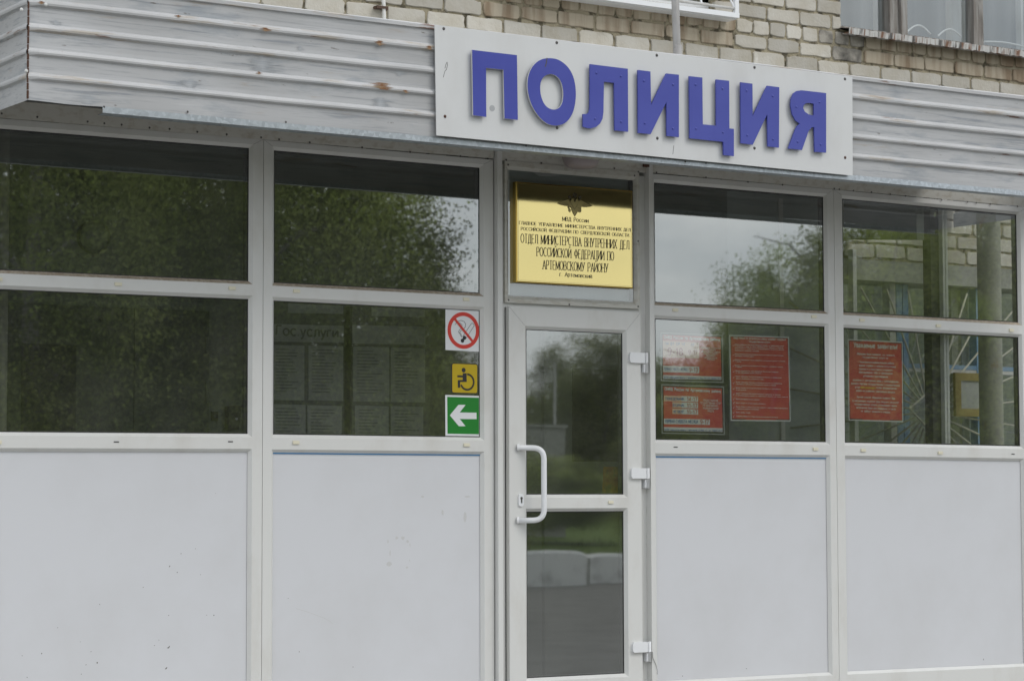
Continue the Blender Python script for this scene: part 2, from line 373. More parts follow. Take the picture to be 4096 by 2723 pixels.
gl('а', 3.1, '3,0 3,2.8 2.6,3.8 1.6,4.2 .5,3.7; 3,2.5 1,2.3 .1,1.6 .1,.7 .8,.05 1.8,.1 3,1.1')
gl('б', 3.4, '0,2 .1,4 .6,5.4 1.6,5.9 3.1,6.1', [arc(1.7, 1.9, 1.7, 1.9, 0, 360)])
gl('е', 3.3, '.1,2.2 3.3,2.2 3.2,3.2 2.6,4 1.7,4.2 .7,3.8 .1,2.9 0,2 .2,1 .8,.2 1.8,0 2.7,.2 3.2,.7')
gl('р', 3.4, '0,-1.8 0,4.2', [arc(1.7, 2.1, 1.7, 2.1, 0, 360)])
gl('у', 3.2, '0,4.2 1.6,.3; 3.2,4.2 1.3,-1.2 .8,-1.7 .1,-1.8')
gl('ф', 4.2, '2.1,-1.8 2.1,5.6', [arc(2.1, 2.1, 2.1, 2, 0, 360)])
for a_, b_ in zip('oepc', 'оерс'): G[a_] = G[b_]
gl('w', 4.4, '0,4.2 1.1,0 2.2,4.2 3.3,0 4.4,4.2')
gl('g', 3.4, '3.4,4.2 3.4,-1.2 2.6,-1.8 .6,-1.7', [arc(1.7, 2.1, 1.7, 2.1, 0, 360)])
gl('s', 2.8, '2.7,3.6 1.5,4.2 .3,3.5 .4,2.6 2.4,1.7 2.7,.8 1.6,0 .1,.5')
gl('u', 3, '0,4.2 0,1 .8,0 2.2,.1 3,1; 3,4.2 3,0'); gl('l', .6, '.3,0 .3,6'); gl('i', .6, '.3,0 .3,4.2; .3,5.4 .3,6'); gl('r', 2, '0,0 0,4.2; 0,2.8 1,4 2,4.2')
gl('0', 3.4, '', [arc(1.7, 3, 1.7, 3, 0, 360, 18)]); gl('1', 2.2, '.2,4.6 1.6,6 1.6,0')
gl('2', 3.4, '.1,4.6 .6,5.7 1.7,6 2.9,5.6 3.2,4.4 2.4,2.9 0,0 3.4,0'); gl('3', 3.4, '.1,5 .8,5.8 1.7,6 2.9,5.6 3.1,4.6 2.7,3.5 1.5,3.2; 1.5,3.2 3,2.7 3.4,1.6 2.9,.4 1.7,0 .6,.2 0,1.1')
gl('4', 3.6, '2.7,0 2.7,6 0,1.6 3.6,1.6'); gl('5', 3.4, '3.1,6 .5,6 .2,3.1 1.6,3.8 3,3.2 3.4,1.9 2.9,.5 1.6,0 .5,.2 0,1')
gl('6', 3.4, '3,5.4 1.8,6 .6,5 .1,3 .1,1.8', [arc(1.75, 1.85, 1.65, 1.85, 0, 360)]); gl('7', 3.4, '0,6 3.4,6 1.2,0')
gl('8', 3.4, '', [arc(1.7, 4.5, 1.4, 1.5, 0, 360), arc(1.7, 1.55, 1.7, 1.55, 0, 360)]); gl('9', 3.4, '.4,.6 1.6,0 2.8,1 3.3,3 3.3,4.2', [arc(1.65, 4.15, 1.65, 1.85, 0, 360)])
gl('.', .7, '.1,.25 .65,.25'); gl(',', .7, '.5,.6 .1,-1'); gl('-', 2.2, '.1,2.4 2.1,2.4'); gl(':', .7, '.1,.3 .65,.3; .1,3.6 .65,3.6'); gl('!', .8, '.4,1.6 .4,6; .4,0 .4,.6')
gl('(', 1.4, '1.4,6.6 .3,5 0,3 .3,1 1.4,-.8'); gl(')', 1.4, '0,6.6 1.1,5 1.4,3 1.1,1 0,-.8'); gl('√', 4, '0,3 1.2,0 4,6')

def strip(mb, pts, a, b, to3, m=None):
    """a stroke of elliptical pen half-size a (across) x b (along z) along 2-D points"""
    closed = len(pts) > 3 and abs(pts[0][0]-pts[-1][0])+abs(pts[0][1]-pts[-1][1]) < 1e-6
    P = pts[:-1] if closed else pts
    k = len(P); lf = []; rt = []
    def nrm(p, q):
        dx, dz = q[0]-p[0], q[1]-p[1]; d = math.hypot(dx, dz) or 1e-9
        return (-dz/d, dx/d)
    for i in range(k):
        n1 = nrm(P[i-1], P[i]) if (i > 0 or closed) else None
        n2 = nrm(P[i], P[(i+1) % k]) if (i < k-1 or closed) else None
        if n1 is None: n1 = n2
        if n2 is None: n2 = n1
        n = (n1[0]+n2[0], n1[1]+n2[1]); d = math.hypot(*n)
        if d < .3: n = n2; d = 1; sc = 1
        else: sc = min(1/max(.25, (n[0]/d*n1[0]+n[1]/d*n1[1])), 1.9)
        n = (n[0]/d, n[1]/d); o = (n[0]*a*sc, n[1]*b*sc)
        lf.append((P[i][0]+o[0], P[i][1]+o[1])); rt.append((P[i][0]-o[0], P[i][1]-o[1]))
    vs = [to3(p) for p in lf]+[to3(p) for p in rt]
    fs = [(i, k+i, k+(i+1) % k, (i+1) % k) for i in range(k if closed else k-1)]
    mb.add(vs, fs, m)

def text(mb, s, Lp, Rp, hpx, y, pen=.09, thin=None, serif=False, m=None, off=(0, 0, 1)):
    """letter a line whose baseline runs between two measured photo pixels on the plane y"""
    ox, oz, k = off
    Lp = (ox+Lp[0]*k, oz+Lp[1]*k); Rp = (ox+Rp[0]*k, oz+Rp[1]*k)
    x0, z0 = U(*Lp, y); x1, z1 = U(*Rp, y); h = z0-U(Lp[0], Lp[1]+hpx*k, y)[1]
    tot = 0; sp = 1.25
    for ch in s: tot += (4.2 if ch == ' ' else G[ch][0]+sp)
    tot -= sp
    sx = (x1-x0)/tot; sz = h/6; slope = (z1-z0)/(x1-x0)
    a = pen*6*min(sx, sz*1.15); b = (thin if thin else pen)*6*sz
    cx = 0
    for ch in s:
        if ch == ' ': cx += 4.2; continue
        w, st = G[ch]
        for i, pts in enumerate(st):
            pp = [(x0+(cx+p[0])*sx, p[1]*sz+z0+(cx+p[0])*sx*slope) for p in pts]
            runs = [[pp[0]]]                          # break the stroke at sharp corners
            for q in range(1, len(pp)):
                runs[-1].append(pp[q])
                if q < len(pp)-1:
                    u1 = Vector(pp[q])-Vector(pp[q-1]); u2 = Vector(pp[q+1])-Vector(pp[q])
                    if u1.length > 0 and u2.length > 0 and u1.normalized().dot(u2.normalized()) < .25: runs.append([pp[q]])
            for j, run in enumerate(runs):
                yy = y-.00012*i-.00004*j
                strip(mb, run, a, b, lambda p, yy=yy: (p[0], yy, p[1]), m)
            if serif:
                for q, o in ((pts[0], pts[1]), (pts[-1], pts[-2])):
                    if len(pts) < 12 and abs(q[0]-o[0]) < abs(q[1]-o[1])*.9 and abs(q[1]) in (0, 6, 4.2):
                        yy = y-.0005; bx = x0+(cx+q[0])*sx; bz = q[1]*sz+z0+(cx+q[0])*sx*slope
                        e = .5*sx+a; bz += -b*.4*(1 if q[1] > 0 else -1)
                        mb.add([(bx-e, yy, bz-b), (bx+e, yy, bz-b), (bx+e, yy, bz+b), (bx-e, yy, bz+b)], [(0, 1, 2, 3)], m)
        cx += w+sp

def pxpoly(pts, y, off=(0, 0, 1)):
    return [U(off[0]+p[0]*off[2], off[1]+p[1]*off[2], y) for p in pts]


# ================================================================== THE PLACE
Z1, Z2, Z3, Z4, Z5, Z6 = 3.396, 2.716, 2.625, 1.942, 1.849, .596   # pane edges, top to bottom
YW = .75          # face of the brick wall behind the glazed front
YF = -.869        # face of the canopy fascia
XL, XR = 3.937, 10.97   # canopy ends
SOF = 3.58        # soffit height

# ------------------------------------------------------------------ ground
g = MB(); g.quad((-900, -900, -.004), (900, -900, -.004), (900, 900, -.004), (-900, 900, -.004))
g.build('ground', M['grass'], kind='structure')
g = MB(); g.quad((-60, -28.9, 0), (120, -28.9, 0), (120, 14, 0), (-60, 14, 0)); g.build('asphalt_yard', M['asphalt'], kind='structure')
g = MB(); g.box(3.2, 13.5, -2.0, .05, .004, .40); g.box(3.2, 13.5, -2.35, -2.003, .004, .2); g.build('porch', M['floor'], kind='structure')
# grassy bank across the yard
nx, ny = 60, 16; vs = []; fs = []
for j in range(ny):
    for i in range(nx):
        x = -20+i*3; y = -28.95-j*3.0
        vs.append((x, y, .02+min(1.0, j*.13)+.06*math.sin(i*1.7+j)+random.uniform(-.03, .03)))
for j in range(ny-1):
    for i in range(nx-1): fs.append((j*nx+i+1, j*nx+i, (j+1)*nx+i, (j+1)*nx+i+1))
g = MB(); g.add(vs, fs, smooth=True)
for k in range(9000):
    x = random.uniform(8, 45); y = -29.0-random.random()**2*12
    zz = .02+min(1.0, (-28.95-y)/3*.13); h = random.uniform(.06, .2); a = random.uniform(0, 3.1); w = .012
    g.add([(x-w*math.cos(a), y-w*math.sin(a), zz), (x+w*math.cos(a), y+w*math.sin(a), zz), (x+random.uniform(-.06, .06), y+random.uniform(-.06, .06), zz+h)], [(0, 1, 2)])
for k in range(700):
    x = random.uniform(20.4, 24); y = -27.75+random.uniform(-.12, .12); h = random.uniform(.08, .3); a = random.uniform(0, 3.1); w = .01
    g.add([(x-w, y, 0), (x+w, y, 0), (x+random.uniform(-.08, .08), y+random.uniform(-.05, .05), h)], [(0, 1, 2)])
g.build('grass_bank', M['grass'], label='rough green grass bank across the asphalt yard', cat='grass', kind='stuff')

# ------------------------------------------------------------------ brick building
BB = empty('brick_building', (8.5, YW, 0), 'pale silicate brick building with weathered mortar behind the white entrance front', 'building')
zc = U(3112, 92, YW)[1]; dz = .0967
def lx(zx, zy): return U(2996+.4663*zx, .4663*zy, YW)[0]
BP = .2625
ph_odd, ph_even, ph_head = lx(158, 385), lx(315, 520), U(3080, 117, YW)[0]
wx0 = U(3364, 95, YW)[0]; wz0 = U(3364, 118, YW)[1]      # old window, lower left corner
cx1 = U(2862, 40, YW)[0]; cx0 = cx1-1.45; cz0 = U(2760, 12, YW)[1]-.02
zl_top = U(3436, 1037, YW)[1]; zl_bot = U(3436, 1119, YW)[1]   # concrete lintel seen through the glass
XB = 10.03
OPEN = [(wx0, wx0+2.4, wz0, 9), (cx0, cx1, cz0, 9)]
bm_ = MB()
def brick(x0, x1, z0, z1, m):
    W_, H_ = x1-x0, z1-z0; n = 0
    out = []; c = .0035
    def jit(s=.0034): return random.uniform(-s, s)
    cor = random.uniform(.006, .014)
    nx = max(2, int(W_/.05)); 
    out += [(x0+cor, z0)]+[(x0+W_*i/nx, z0) for i in range(1, nx)]+[(x1-cor, z0), (x1, z0+cor), (x1, (z0+z1)/2), (x1, z1-cor), (x1-cor, z1)]
    out += [(x1-W_*i/nx, z1) for i in range(1, nx)]+[(x0+cor, z1), (x0, z1-cor), (x0, (z0+z1)/2), (x0, z0+cor)]
    out = [(p[0]+jit(), p[1]+jit()) for p in out]
    k = len(out); mx_, mz_ = (x0+x1)/2, (z0+z1)/2; yo = YW+random.uniform(-.003, .002)
    if random.random() < .3:                        # a chipped corner
        q = random.choice((0, nx, nx+4, 2*nx+4)); out[q % k] = (out[q % k][0]*.9+mx_*.1, out[q % k][1]*.8+mz_*.2)
    inn = [(mx_+(p[0]-mx_)*(1-2*c/W_), mz_+(p[1]-mz_)*(1-2*c/H_)) for p in out]
    v = [(p[0], yo, p[1]) for p in inn]+[(p[0], yo+.005, p[1]) for p in out]+[(p[0], yo+.03, p[1]) for p in out]
    f = [tuple(range(k))]
    for r_ in (0, 1): f += [(r_*k+i, (r_+1)*k+i, (r_+1)*k+(i+1) % k, r_*k+(i+1) % k) for i in range(k)]
    bm_.tint = random.random(); bm_.add(v, f, m)
def hidden(x0, x1, z0, z1):
    return any(x1 > o[0]+.01 and x0 < o[1]-.01 and z1 > o[2]+.02 and z0 < o[3] for o in OPEN)
for idx in range(-16, 18):
    zt = zc-idx*dz; zb = zt-dz
    if zb < zl_top-.05: break
    if zt > 5.45: continue
    head = (idx % 5 == 0); p = BP/2 if head else BP
    ph = ph_head if head else (ph_odd if idx % 2 else ph_even)
    if idx == 14: ph = 10.3015
    k0 = int((2.6-ph)/p)-1; x = ph+k0*p
    while x < 13.8:
        xa, xb = x+.0065+random.uniform(-.003, .004), x+p-.0065+random.uniform(-.004, .003)
        x += p
        if zt < SOF and xb < XB: continue
        z0_, z1_ = zb+.0085+random.uniform(-.003, .003), zt-.0075+random.uniform(-.002, .003)
        parts = [(xa, xb)]
        for o in OPEN:                               # cut bricks at the window jambs
            if z1_ > o[2]+.02:
                q = []
                for a, b in parts:
                    if b <= o[0] or a >= o[1]: q.append((a, b)); continue
                    if a < o[0]-.03: q.append((a, o[0]))
                    if b > o[1]+.03: q.append((o[1], b))
                parts = q
        for a, b in parts:
            m = 0; mxx, mzz = (a+b)/2, (z0_+z1_)/2
            d1 = math.hypot((mxx-(wx0-.03))/.20, (mzz-(wz0-.06))/.17)
            if d1 < 1 and (random.random() < .75 or d1 < .5): m = 1
            elif cx0-.3 < mxx < cx1+.1 and cz0-.19 < mzz < cz0: m = 2
            elif wx0-.1 < mxx and wz0-.16 < mzz < wz0: m = 2
            brick(a, b, z0_, z1_, m)
bm_.tint = .5
MY = YW+.009
def mort(x0, x1, z0, z1): bm_.quad((x0, MY, z0), (x1, MY, z0), (x1, MY, z1), (x0, MY, z1), m=3)
mort(2.6, XB, SOF, cz0 if cz0 < wz0 else wz0)
zmid = min(cz0, wz0); mort(XB, 13.8, zl_top, zmid)
zhi = max(cz0, wz0)
if wz0 <= cz0:
    mort(2.6, wx0, zmid, zhi); mort(wx0+2.4, 13.8, zmid, 5.5); mort(2.6, cx0, zhi, 5.5); mort(cx1, wx0, zhi, 5.5)
else:
    mort(2.6, cx0, zmid, zhi); mort(cx1, 13.8, zmid, zhi); mort(2.6, cx0, zhi, 5.5); mort(cx1, wx0, zhi, 5.5); mort(wx0+2.4, 13.8, zhi, 5.5)
for o in OPEN:                                        # reveals
    bm_.quad((o[0], MY, o[2]), (o[0], MY, 5.5), (o[0], MY+.3, 5.5), (o[0], MY+.3, o[2]), m=3)
    bm_.quad((o[1], MY, 5.5), (o[1], MY, o[2]), (o[1], MY+.3, o[2]), (o[1], MY+.3, 5.5), m=3)
    bm_.quad((o[0], MY, o[2]), (o[0], MY+.3, o[2]), (o[1], MY+.3, o[2]), (o[1], MY, o[2]), m=3)
bm_.build('brick_wall', [M['brick'], M['brick_sooty'], M['brick_streaky'], M['mortar']], BB)
b = MB(); b.box(XB, 13.8, YW-.004, YW+.3, zl_bot, zl_top); b.build('lintel_band', M['concrete'], BB)
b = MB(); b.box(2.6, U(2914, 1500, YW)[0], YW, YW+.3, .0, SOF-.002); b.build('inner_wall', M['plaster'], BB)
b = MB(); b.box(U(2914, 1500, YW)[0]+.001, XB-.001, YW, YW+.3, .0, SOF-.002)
b.box(U(3118, 1500, YW)[0], U(3134, 1500, YW)[0], YW-.012, YW-.001, .4, SOF-.1, m=1)
b.build('inner_wall', [M['plaster_light'], M['white_paint']], BB, label='paler grey inner wall with a white upright strip')
b = MB(); b.box(2.6, 13.8, YW+.35, YW+6, 0, .4); b.box(2.6, 13.8, YW+1.6, YW+1.7, .4, 5.5); b.build('back_room_wall', M['plaster_light'], BB)
b = MB(); b.box(2.6, 13.8, YW+.02, YW+.36, .0, .9) if False else b.box(XB+.002, 13.8, YW, YW+.3, 0, .95); b.build('plinth', M['concrete'], BB)

# old wooden window, upper right
ow = empty('window', (wx0+1.2, YW, wz0), parent=BB, label='weathered wooden window over the rusty white sill'); ow['label'] = 'weathered wooden window over the rusty white sill'
YG = YW+.12
fr = MB()
for a, bb in ((3548, 3560), (3560, 3590), (3592, 3616), (3884, 3900), (3903, 3931)):
    xa, xb = U(a, 60, YG-.03)[0], U(bb, 60, YG-.03)[0]; yo = random.uniform(-.02, .02)
    fr.box(xa, xb, YG-.05+yo, YG+.02, wz0+.0, 5.4)
fr.box(wx0, wx0+2.4, YG-.035, YG+.02, wz0+.001, wz0+.045); fr.box(wx0, wx0+.03, YG-.03, YG+.02, wz0+.046, 5.4); fr.box(wx0+2.33, wx0+2.4, YG-.03, YG+.02, wz0+.046, 5.4)
fr.build('frame', M['wood'], ow)
p = MB(); p.quad((wx0, YG, wz0+.03), (wx0+2.4, YG, wz0+.03), (wx0+2.4, YG, 5.4), (wx0, YG, 5.4)); p.build('pane', M['glass_up'], ow)
inn = MB(); YI = YG+.13
for a, bb in ((3505, 3528), (3532, 3552), (3795, 3806), (3808, 3838), (3842, 3854), (4075, 4084), (4087, 4100)):
    inn.box(U(a, 60, YI)[0], U(bb, 60, YI)[0], YI-.02+random.uniform(-.008, .008), YI+.03, wz0+.03, 5.4)
inn.box(wx0, wx0+2.4, YI-.03, YI+.03, wz0+.0, wz0+.03)
inn.build('inner_frame', M['white_paint'], ow)
c = MB(); nc = 90; vs = []
for i in range(nc+1):
    x = wx0-.3+i*(3.0/nc); y = YI+.28+.03*math.sin(i*.9)+.02*math.sin(i*.37)
    vs += [(x, y, wz0-.1), (x, y, 5.4)]
c.add(vs, [(2*i, 2*i+2, 2*i+3, 2*i+1) for i in range(nc)], smooth=True); c.build('curtain', M['curtain'], ow)
def arcw(p0, p1, hgt, y):
    wi = MB(); x0, z0 = U(*p0, y); x1, z1 = U(*p1, y)
    wi.tube([(x0+(x1-x0)*t/12, y, z0+(z1-z0)*t/12+hgt*math.sin(math.pi*t/12)) for t in range(13)], .006, 6)
    wi.build('white_wire', M['cable'], ow)
arcw((3630, 127), (3722, 138), .05, YG+.03); arcw((3752, 145), (3846, 150), .05, YG+.035); arcw((3935, 168), (4096, 188), .012, YG+.03)
sx1 = wx0+2.45; s = MB()
zt0, zb0 = U(3363, 107, YW-.09)[1], U(3363, 131, YW-.09)[1]
n_ = 120; vs = []
for i in range(n_+1):
    x = wx0-.012+i*(sx1-wx0)/n_; w = .003*math.sin(i*1.9)+random.uniform(-.002, .002)
    vs += [(x, YW-.088, zb0+w), (x, YW-.092+random.uniform(-.002, .002), zt0+w), (x, YG-.03, zt0+.03), (x, YW-.08, zb0+w+.004)]
fs = []
for i in range(n_): a = 4*i; fs += [(a, a+4, a+5, a+1), (a+1, a+5, a+6, a+2), (a+3, a+7, a+4, a)]
s.add(vs, fs); s.box(wx0, sx1, YW-.08, YW-.002, zb0+.012, zb0+.016); s.build('sill', M['sill'], ow)

# upper middle window with its white grille
cw = empty('window', (cx0+.7, YW, cz0), parent=BB)
fr = MB(); yc = YW+.10
xg0, xg1 = U(2640, 8, yc)[0], U(2828, 8, yc)[0]; zg = U(2780, 10, yc)[1]
fr.box(cx0, cx1, yc-.03, yc+.04, cz0+.001, zg-.002); fr.box(xg1, cx1, yc-.03, yc+.04, zg-.001, 5.4); fr.box(cx0, cx0+.12, yc-.03, yc+.04, zg-.001, 5.4); fr.box(xg1-.42, xg1-.33, yc-.03, yc+.04, zg-.001, 5.4)
fr.build('frame', M['bright_paint'], cw)
p = MB(); p.quad((cx0+.12, yc, zg-.01), (xg1, yc, zg-.01), (xg1, yc, 5.4), (cx0+.12, yc, 5.4)); p.build('pane', M['glass_up'], cw)
c = MB(); c.box(cx0-.1, cx1+.1, yc+.5, yc+.52, cz0-.2, 5.4); c.build('curtain', M['curtain'], cw)
gr = empty('window_grille', (cx0+.7, YW-.1, cz0-.1), 'white enamelled projecting grille over the small window above the sign', 'window grille')
yg = YW-.13; zb = U(2685, 37, yg)[1]; zt = U(2685, 17, yg)[1]; xr = U(2958, 60, yg)[0]; xl = xr-1.62
f_ = MB(); f_.box(xl, xr, yg, yg+.03, zb, zt); f_.box(xr-.03, xr-.002, yg+.002, yg+.028, zt+.001, 5.3); f_.box(xl, xl+.03, yg+.002, yg+.028, zt+.001, 5.3)
f_.box(xl, xr, yg+.031, YW-.006, zb-.004, zb+.008); f_.build('frame', M['bright_paint'], gr)
f_ = MB(); f_.tube([(xl+.03, yg+.015, zt+.028), (xr-.03, yg+.015, zt+.028)], .009, 8)
f_.build('bar', M['white_paint'], gr)
for a, bb in (((2805, 22), (2793, -40)), ((2936, 38), (2905, -30)), ((2480, 0), (2440, -70))):
    f_ = MB(); p0 = U(*a, yg+.02); p1 = U(*bb, yg+.02); k = 6; f_.tube([(p0[0], yg+.015, zt+.03), (p1[0], yg+.015, p1[1]), (p1[0]+(p1[0]-p0[0])*k, yg+.015, p1[1]+(p1[1]-p0[1])*k)], .006, 8); f_.build('bar', M['bright_paint'], gr)

# ground-floor window with blue frame, seen through the right pane
gw = empty('window', (11.3, YW, 1.0), parent=BB); gw['label'] = 'ground floor window with flaking blue frame'
yb = YW+.10
fr = MB()
for a, bb in ((3577, 3600), (3603, 3624), (3896, 3921), (3550, 3574)):
    fr.box(U(a, 1500, yb)[0], U(bb, 1500, yb)[0], yb-.03, yb+.04, .96, zl_bot-.002, m=0 if a != 3550 else 1)
hb = [(1457, 1472)]
xa, xb = U(3624, 1500, yb)[0]+.001, U(3896, 1500, yb)[0]-.001
zz0, zz1 = U(3760, 1476, yb)[1], U(3760, 1459, yb)[1]
fr.box(xa, xb, yb-.028, yb+.03, zz0, zz1); fr.box(xa, xb, yb-.026, yb+.03, zz0-.024, zz0-.001, m=1)
xc = U(3921, 1500, yb)[0]+.001; fr.box(xc, 13.2, yb-.028, yb+.03, zz0, zz1); fr.box(xc, 13.2, yb-.026, yb+.03, zz0-.024, zz0-.001, m=1)
xd = U(3550, 1500, yb)[0]-.001; fr.box(XB+.1, xd, yb-.028, yb+.03, zz0+.3, zz1+.3)
for a in (3830, 3870): fr.box(U(a, 1500, yb)[0], U(a+26, 1500, yb)[0], yb+.05, yb+.09, .96, zl_bot-.002, m=1)
fr.build('frame', [M['bluepaint'], M['white_paint']], gw)
p = MB(); p.quad((XB+.05, yb+.045, .96), (13.2, yb+.045, .96), (13.2, yb+.045, zl_bot), (XB+.05, yb+.045, zl_bot)); p.build('pane', M['glass'], gw)
sg = empty('window_grille', (11.2, YW-.03, 1.2), 'cream welded sunburst grille over the ground floor window beside the round column', 'window grille')
ygr = YW-.03; gx, gz = U(3716, 1646, ygr)
f_ = MB()
rh = pxpoly([(3637, 1633), (3710, 1571), (3790, 1640), (3712, 1713)], ygr)
for i in range(4): f_.tube([(rh[i][0], ygr, rh[i][1]), (rh[(i+1) % 4][0], ygr, rh[(i+1) % 4][1])], .007, 6)
f_.build('rhombus', M['grille'], sg)
for i in range(30):
    a = 2*math.pi*(i+.5)/30; ca, sa = math.cos(a), math.sin(a)
    r0 = .165/(abs(ca)*1.05+abs(sa)) ; r1 = min(1.15/max(abs(ca), .01), .78/max(abs(sa), .01))
    f_ = MB(); f_.tube([(gx+r0*ca, ygr, gz+r0*sa), (gx+r1*ca, ygr, gz+r1*sa)], .0065, 6); f_.build('bar', M['grille'], sg)
# framed notice on that wall
nf = empty('framed_notice', (11.2, YW-.06, 1.9), 'grey notice in a wide ochre frame half hidden by the round column', 'notice')
yn = YW-.07; q = pxpoly([(3816, 1490), (3990, 1478), (3994, 1656), (3820, 1664)], yn)
def inset(q, d):
    cx_ = sum(p[0] for p in q)/4; cz_ = sum(p[1] for p in q)/4
    return [(p[0]+(d if p[0] < cx_ else -d), p[1]+(d if p[1] < cz_ else -d)) for p in q]
q = [(q[0][0], q[0][1]), (q[1][0], q[0][1]), (q[1][0], q[3][1]), (q[0][0], q[3][1])]; q = q[::-1]
f_ = MB(); f_.prism(q, yn-.012, yn+.01, holes=[inset(q, .05)]); f_.build('frame', M['gold_frame'], nf)
f_ = MB(); f_.prism(inset(q, .049), yn-.002, yn+.006); f_.build('sheet', M['greypaper'], nf)

# ------------------------------------------------------------------ canopy
CA = empty('entrance_canopy', (7.45, -.4, SOF), 'flat entrance canopy clad in scuffed white corrugated sheet with rusty ribs', 'canopy')
XV = 10.07   # the roof slab and the closed porch end here; only the fascia runs on
b = MB(); b.box(XL+.02, XV, YF+.03, YW-.003, SOF, 3.90); b.build('slab', M['soffit'], CA)
for k in range(3):
    x = (6.6, 8.3, 9.6)[k]; b = MB(); b.box(x-.006, x+.006, YF+.05, YW-.01, SOF-.004, SOF-.001); b.build('slab_joint', M['black'], CA)
rib_y = [(965, 1015), (775, 825), (580, 635), (385, 440)]
def zf(y): return U(1734, .4663*y, YF)[1]
prof = [(0, 3.384)]
RIB = []
for t, l in rib_y:
    zb_, zt_ = zf(l), zf(t); RIB.append((zb_, zt_))
    hh = zt_-zb_
    prof += [(0, zb_-.005), (.0145, zb_+.004), (.0165, zb_+hh*.42), (.0145, zt_-hh*.32), (0, zt_+.002)]
    prof += [(-.001, zt_+.02), (-.0005, zt_+.05)]
zb_, zt_ = zf(260), zf(215)
prof += [(0, zb_-.001), (.011, zb_+.003), (.012, zt_-.006), (.004, zt_)]
prof += [(-.03, zt_+.004)]
ZTOP = zt_
def ripple(x, z): return .0022*math.sin(x*2.3+z*7)+.0016*math.sin(x*5.1+z*17+1.0)+.001*math.sin(x*11+z*3)
def sheet(name, x0, x1, nseg, side=None):
    mb = MB(); k = len(prof); vs = []; xs = [x0+(x1-x0)*i/nseg for i in range(nseg+1)]
    for i, x in enumerate(xs):
        for o, z in prof:
            if side is None:
                e = (x-XL); crush = 0
                if e < .03: crush = (.03-e)*.35 if o > .005 else 0
                sag = -.004*math.exp(-((x-4.15)/.12)**2) if z < 3.4 else 0
                vs.append((x, YF-o-ripple(x, z)+crush, z+sag+.0012*math.sin(x*3.3)))
            else:
                e = abs(x-YF); crush = (.03-e)*.3 if e < .03 and o > .005 else 0
                vs.append((side-o*(1 if side < 7 else -1)+crush*(1 if side < 7 else -1)+ripple(x+3, z)*.6, x, z+random.uniform(-.0006, .0006)))
    fs = []; ms = []
    for i in range(nseg):
        for j in range(k-1):
            f = (i*k+j, (i+1)*k+j, (i+1)*k+j+1, i*k+j+1)
            if side is not None and side < 7: f = f[::-1]
            m = 1 if (prof[j][0] > .003 or prof[j+1][0] > .003) else 0
            fs.append(f); ms.append(m)
    b0 = len(mb.v); mb.v += vs; mb.t += [.5]*len(vs)
    for f, m in zip(fs, ms): mb.f.append([b0+i for i in f]); mb.m.append(m); mb.sm.append(False)
    return mb.build(name, [M['sheet'], M['rib']], CA)
fs_ = sheet('front_sheet', XL, XR, 150)
sheet('side_sheet', YF, YW-.01, 24, side=XL)
sheet('side_sheet', YF, YW-.01, 24, side=XR)
# torn rusty corner seam
b = MB(); zz = 3.39
while zz < ZTOP-.05:
    h = random.uniform(.02, .05); w = random.uniform(.004, .008)
    if zz < 3.80: b.box(XL-.003, XL+w*.6, YF-.004-random.uniform(0, .002), YF+.004, zz, zz+h*.9)
    zz += h
b.build('corner_seam', M['rust'], CA)
# galvanised drip trim in two lengths
zt0, zt1 = 3.356, 3.383
xa = U(410, 435, YF-.006)[0]; xs = U(2738, 655, YF-.006)[0]
for x0, x1, e in ((xa, xs, 0), (xs+.001, XR+.004, .0015)):
    t = MB(); n_ = 60; vs = []
    for i in range(n_+1):
        x = x0+(x1-x0)*i/n_; w = .0012*math.sin(x*4)+random.uniform(-.0005, .0005)
        vs += [(x, YF-.006-e+w, zt1+.002), (x, YF-.007-e+w, zt0), (x, YF+.05, zt0-.003)]
    fs = []
    for i in range(n_): a = 3*i; fs += [(a+1, a+4, a+3, a), (a+2, a+5, a+4, a+1)]
    t.add(vs, fs, 0); t.build('drip_trim', M['galv'], CA)
t0 = MB(); t0.dome(0, 0, 0, .006, .004, 8); scr0 = None
def screws(pts, y, parent, r=.0055, matn='screw', off=(0, 0, 1), name='screw'):
    proto = None
    for p in pts:
        x, z = U(off[0]+p[0]*off[2], off[1]+p[1]*off[2], y)
        if proto is None:
            d = MB(); d.dome(x, z, y, r, r*.5, 8); proto = d.build(name, M[matn], parent); c0 = WL[proto].copy(); p0 = Vector((x, y, z))
        else: copy_at(proto, name, c0+Vector((x, y, z))-p0, parent)
screws([(893, 917), (1610, 960)], YF-.007, CA, off=(0, 0, .4663)); screws([(308, 1048)], YF-.007, CA, off=(1000, 0, .4663)); screws([(225, 1250), (1590, 1388), (1766, 1402)], YF-.008, CA, off=(2000, 0, .4663))
screws([(393, 42), (226, 610), (185, 85)], YF-.012, CA, r=.009, matn='edge', off=(0, 0, .4663))

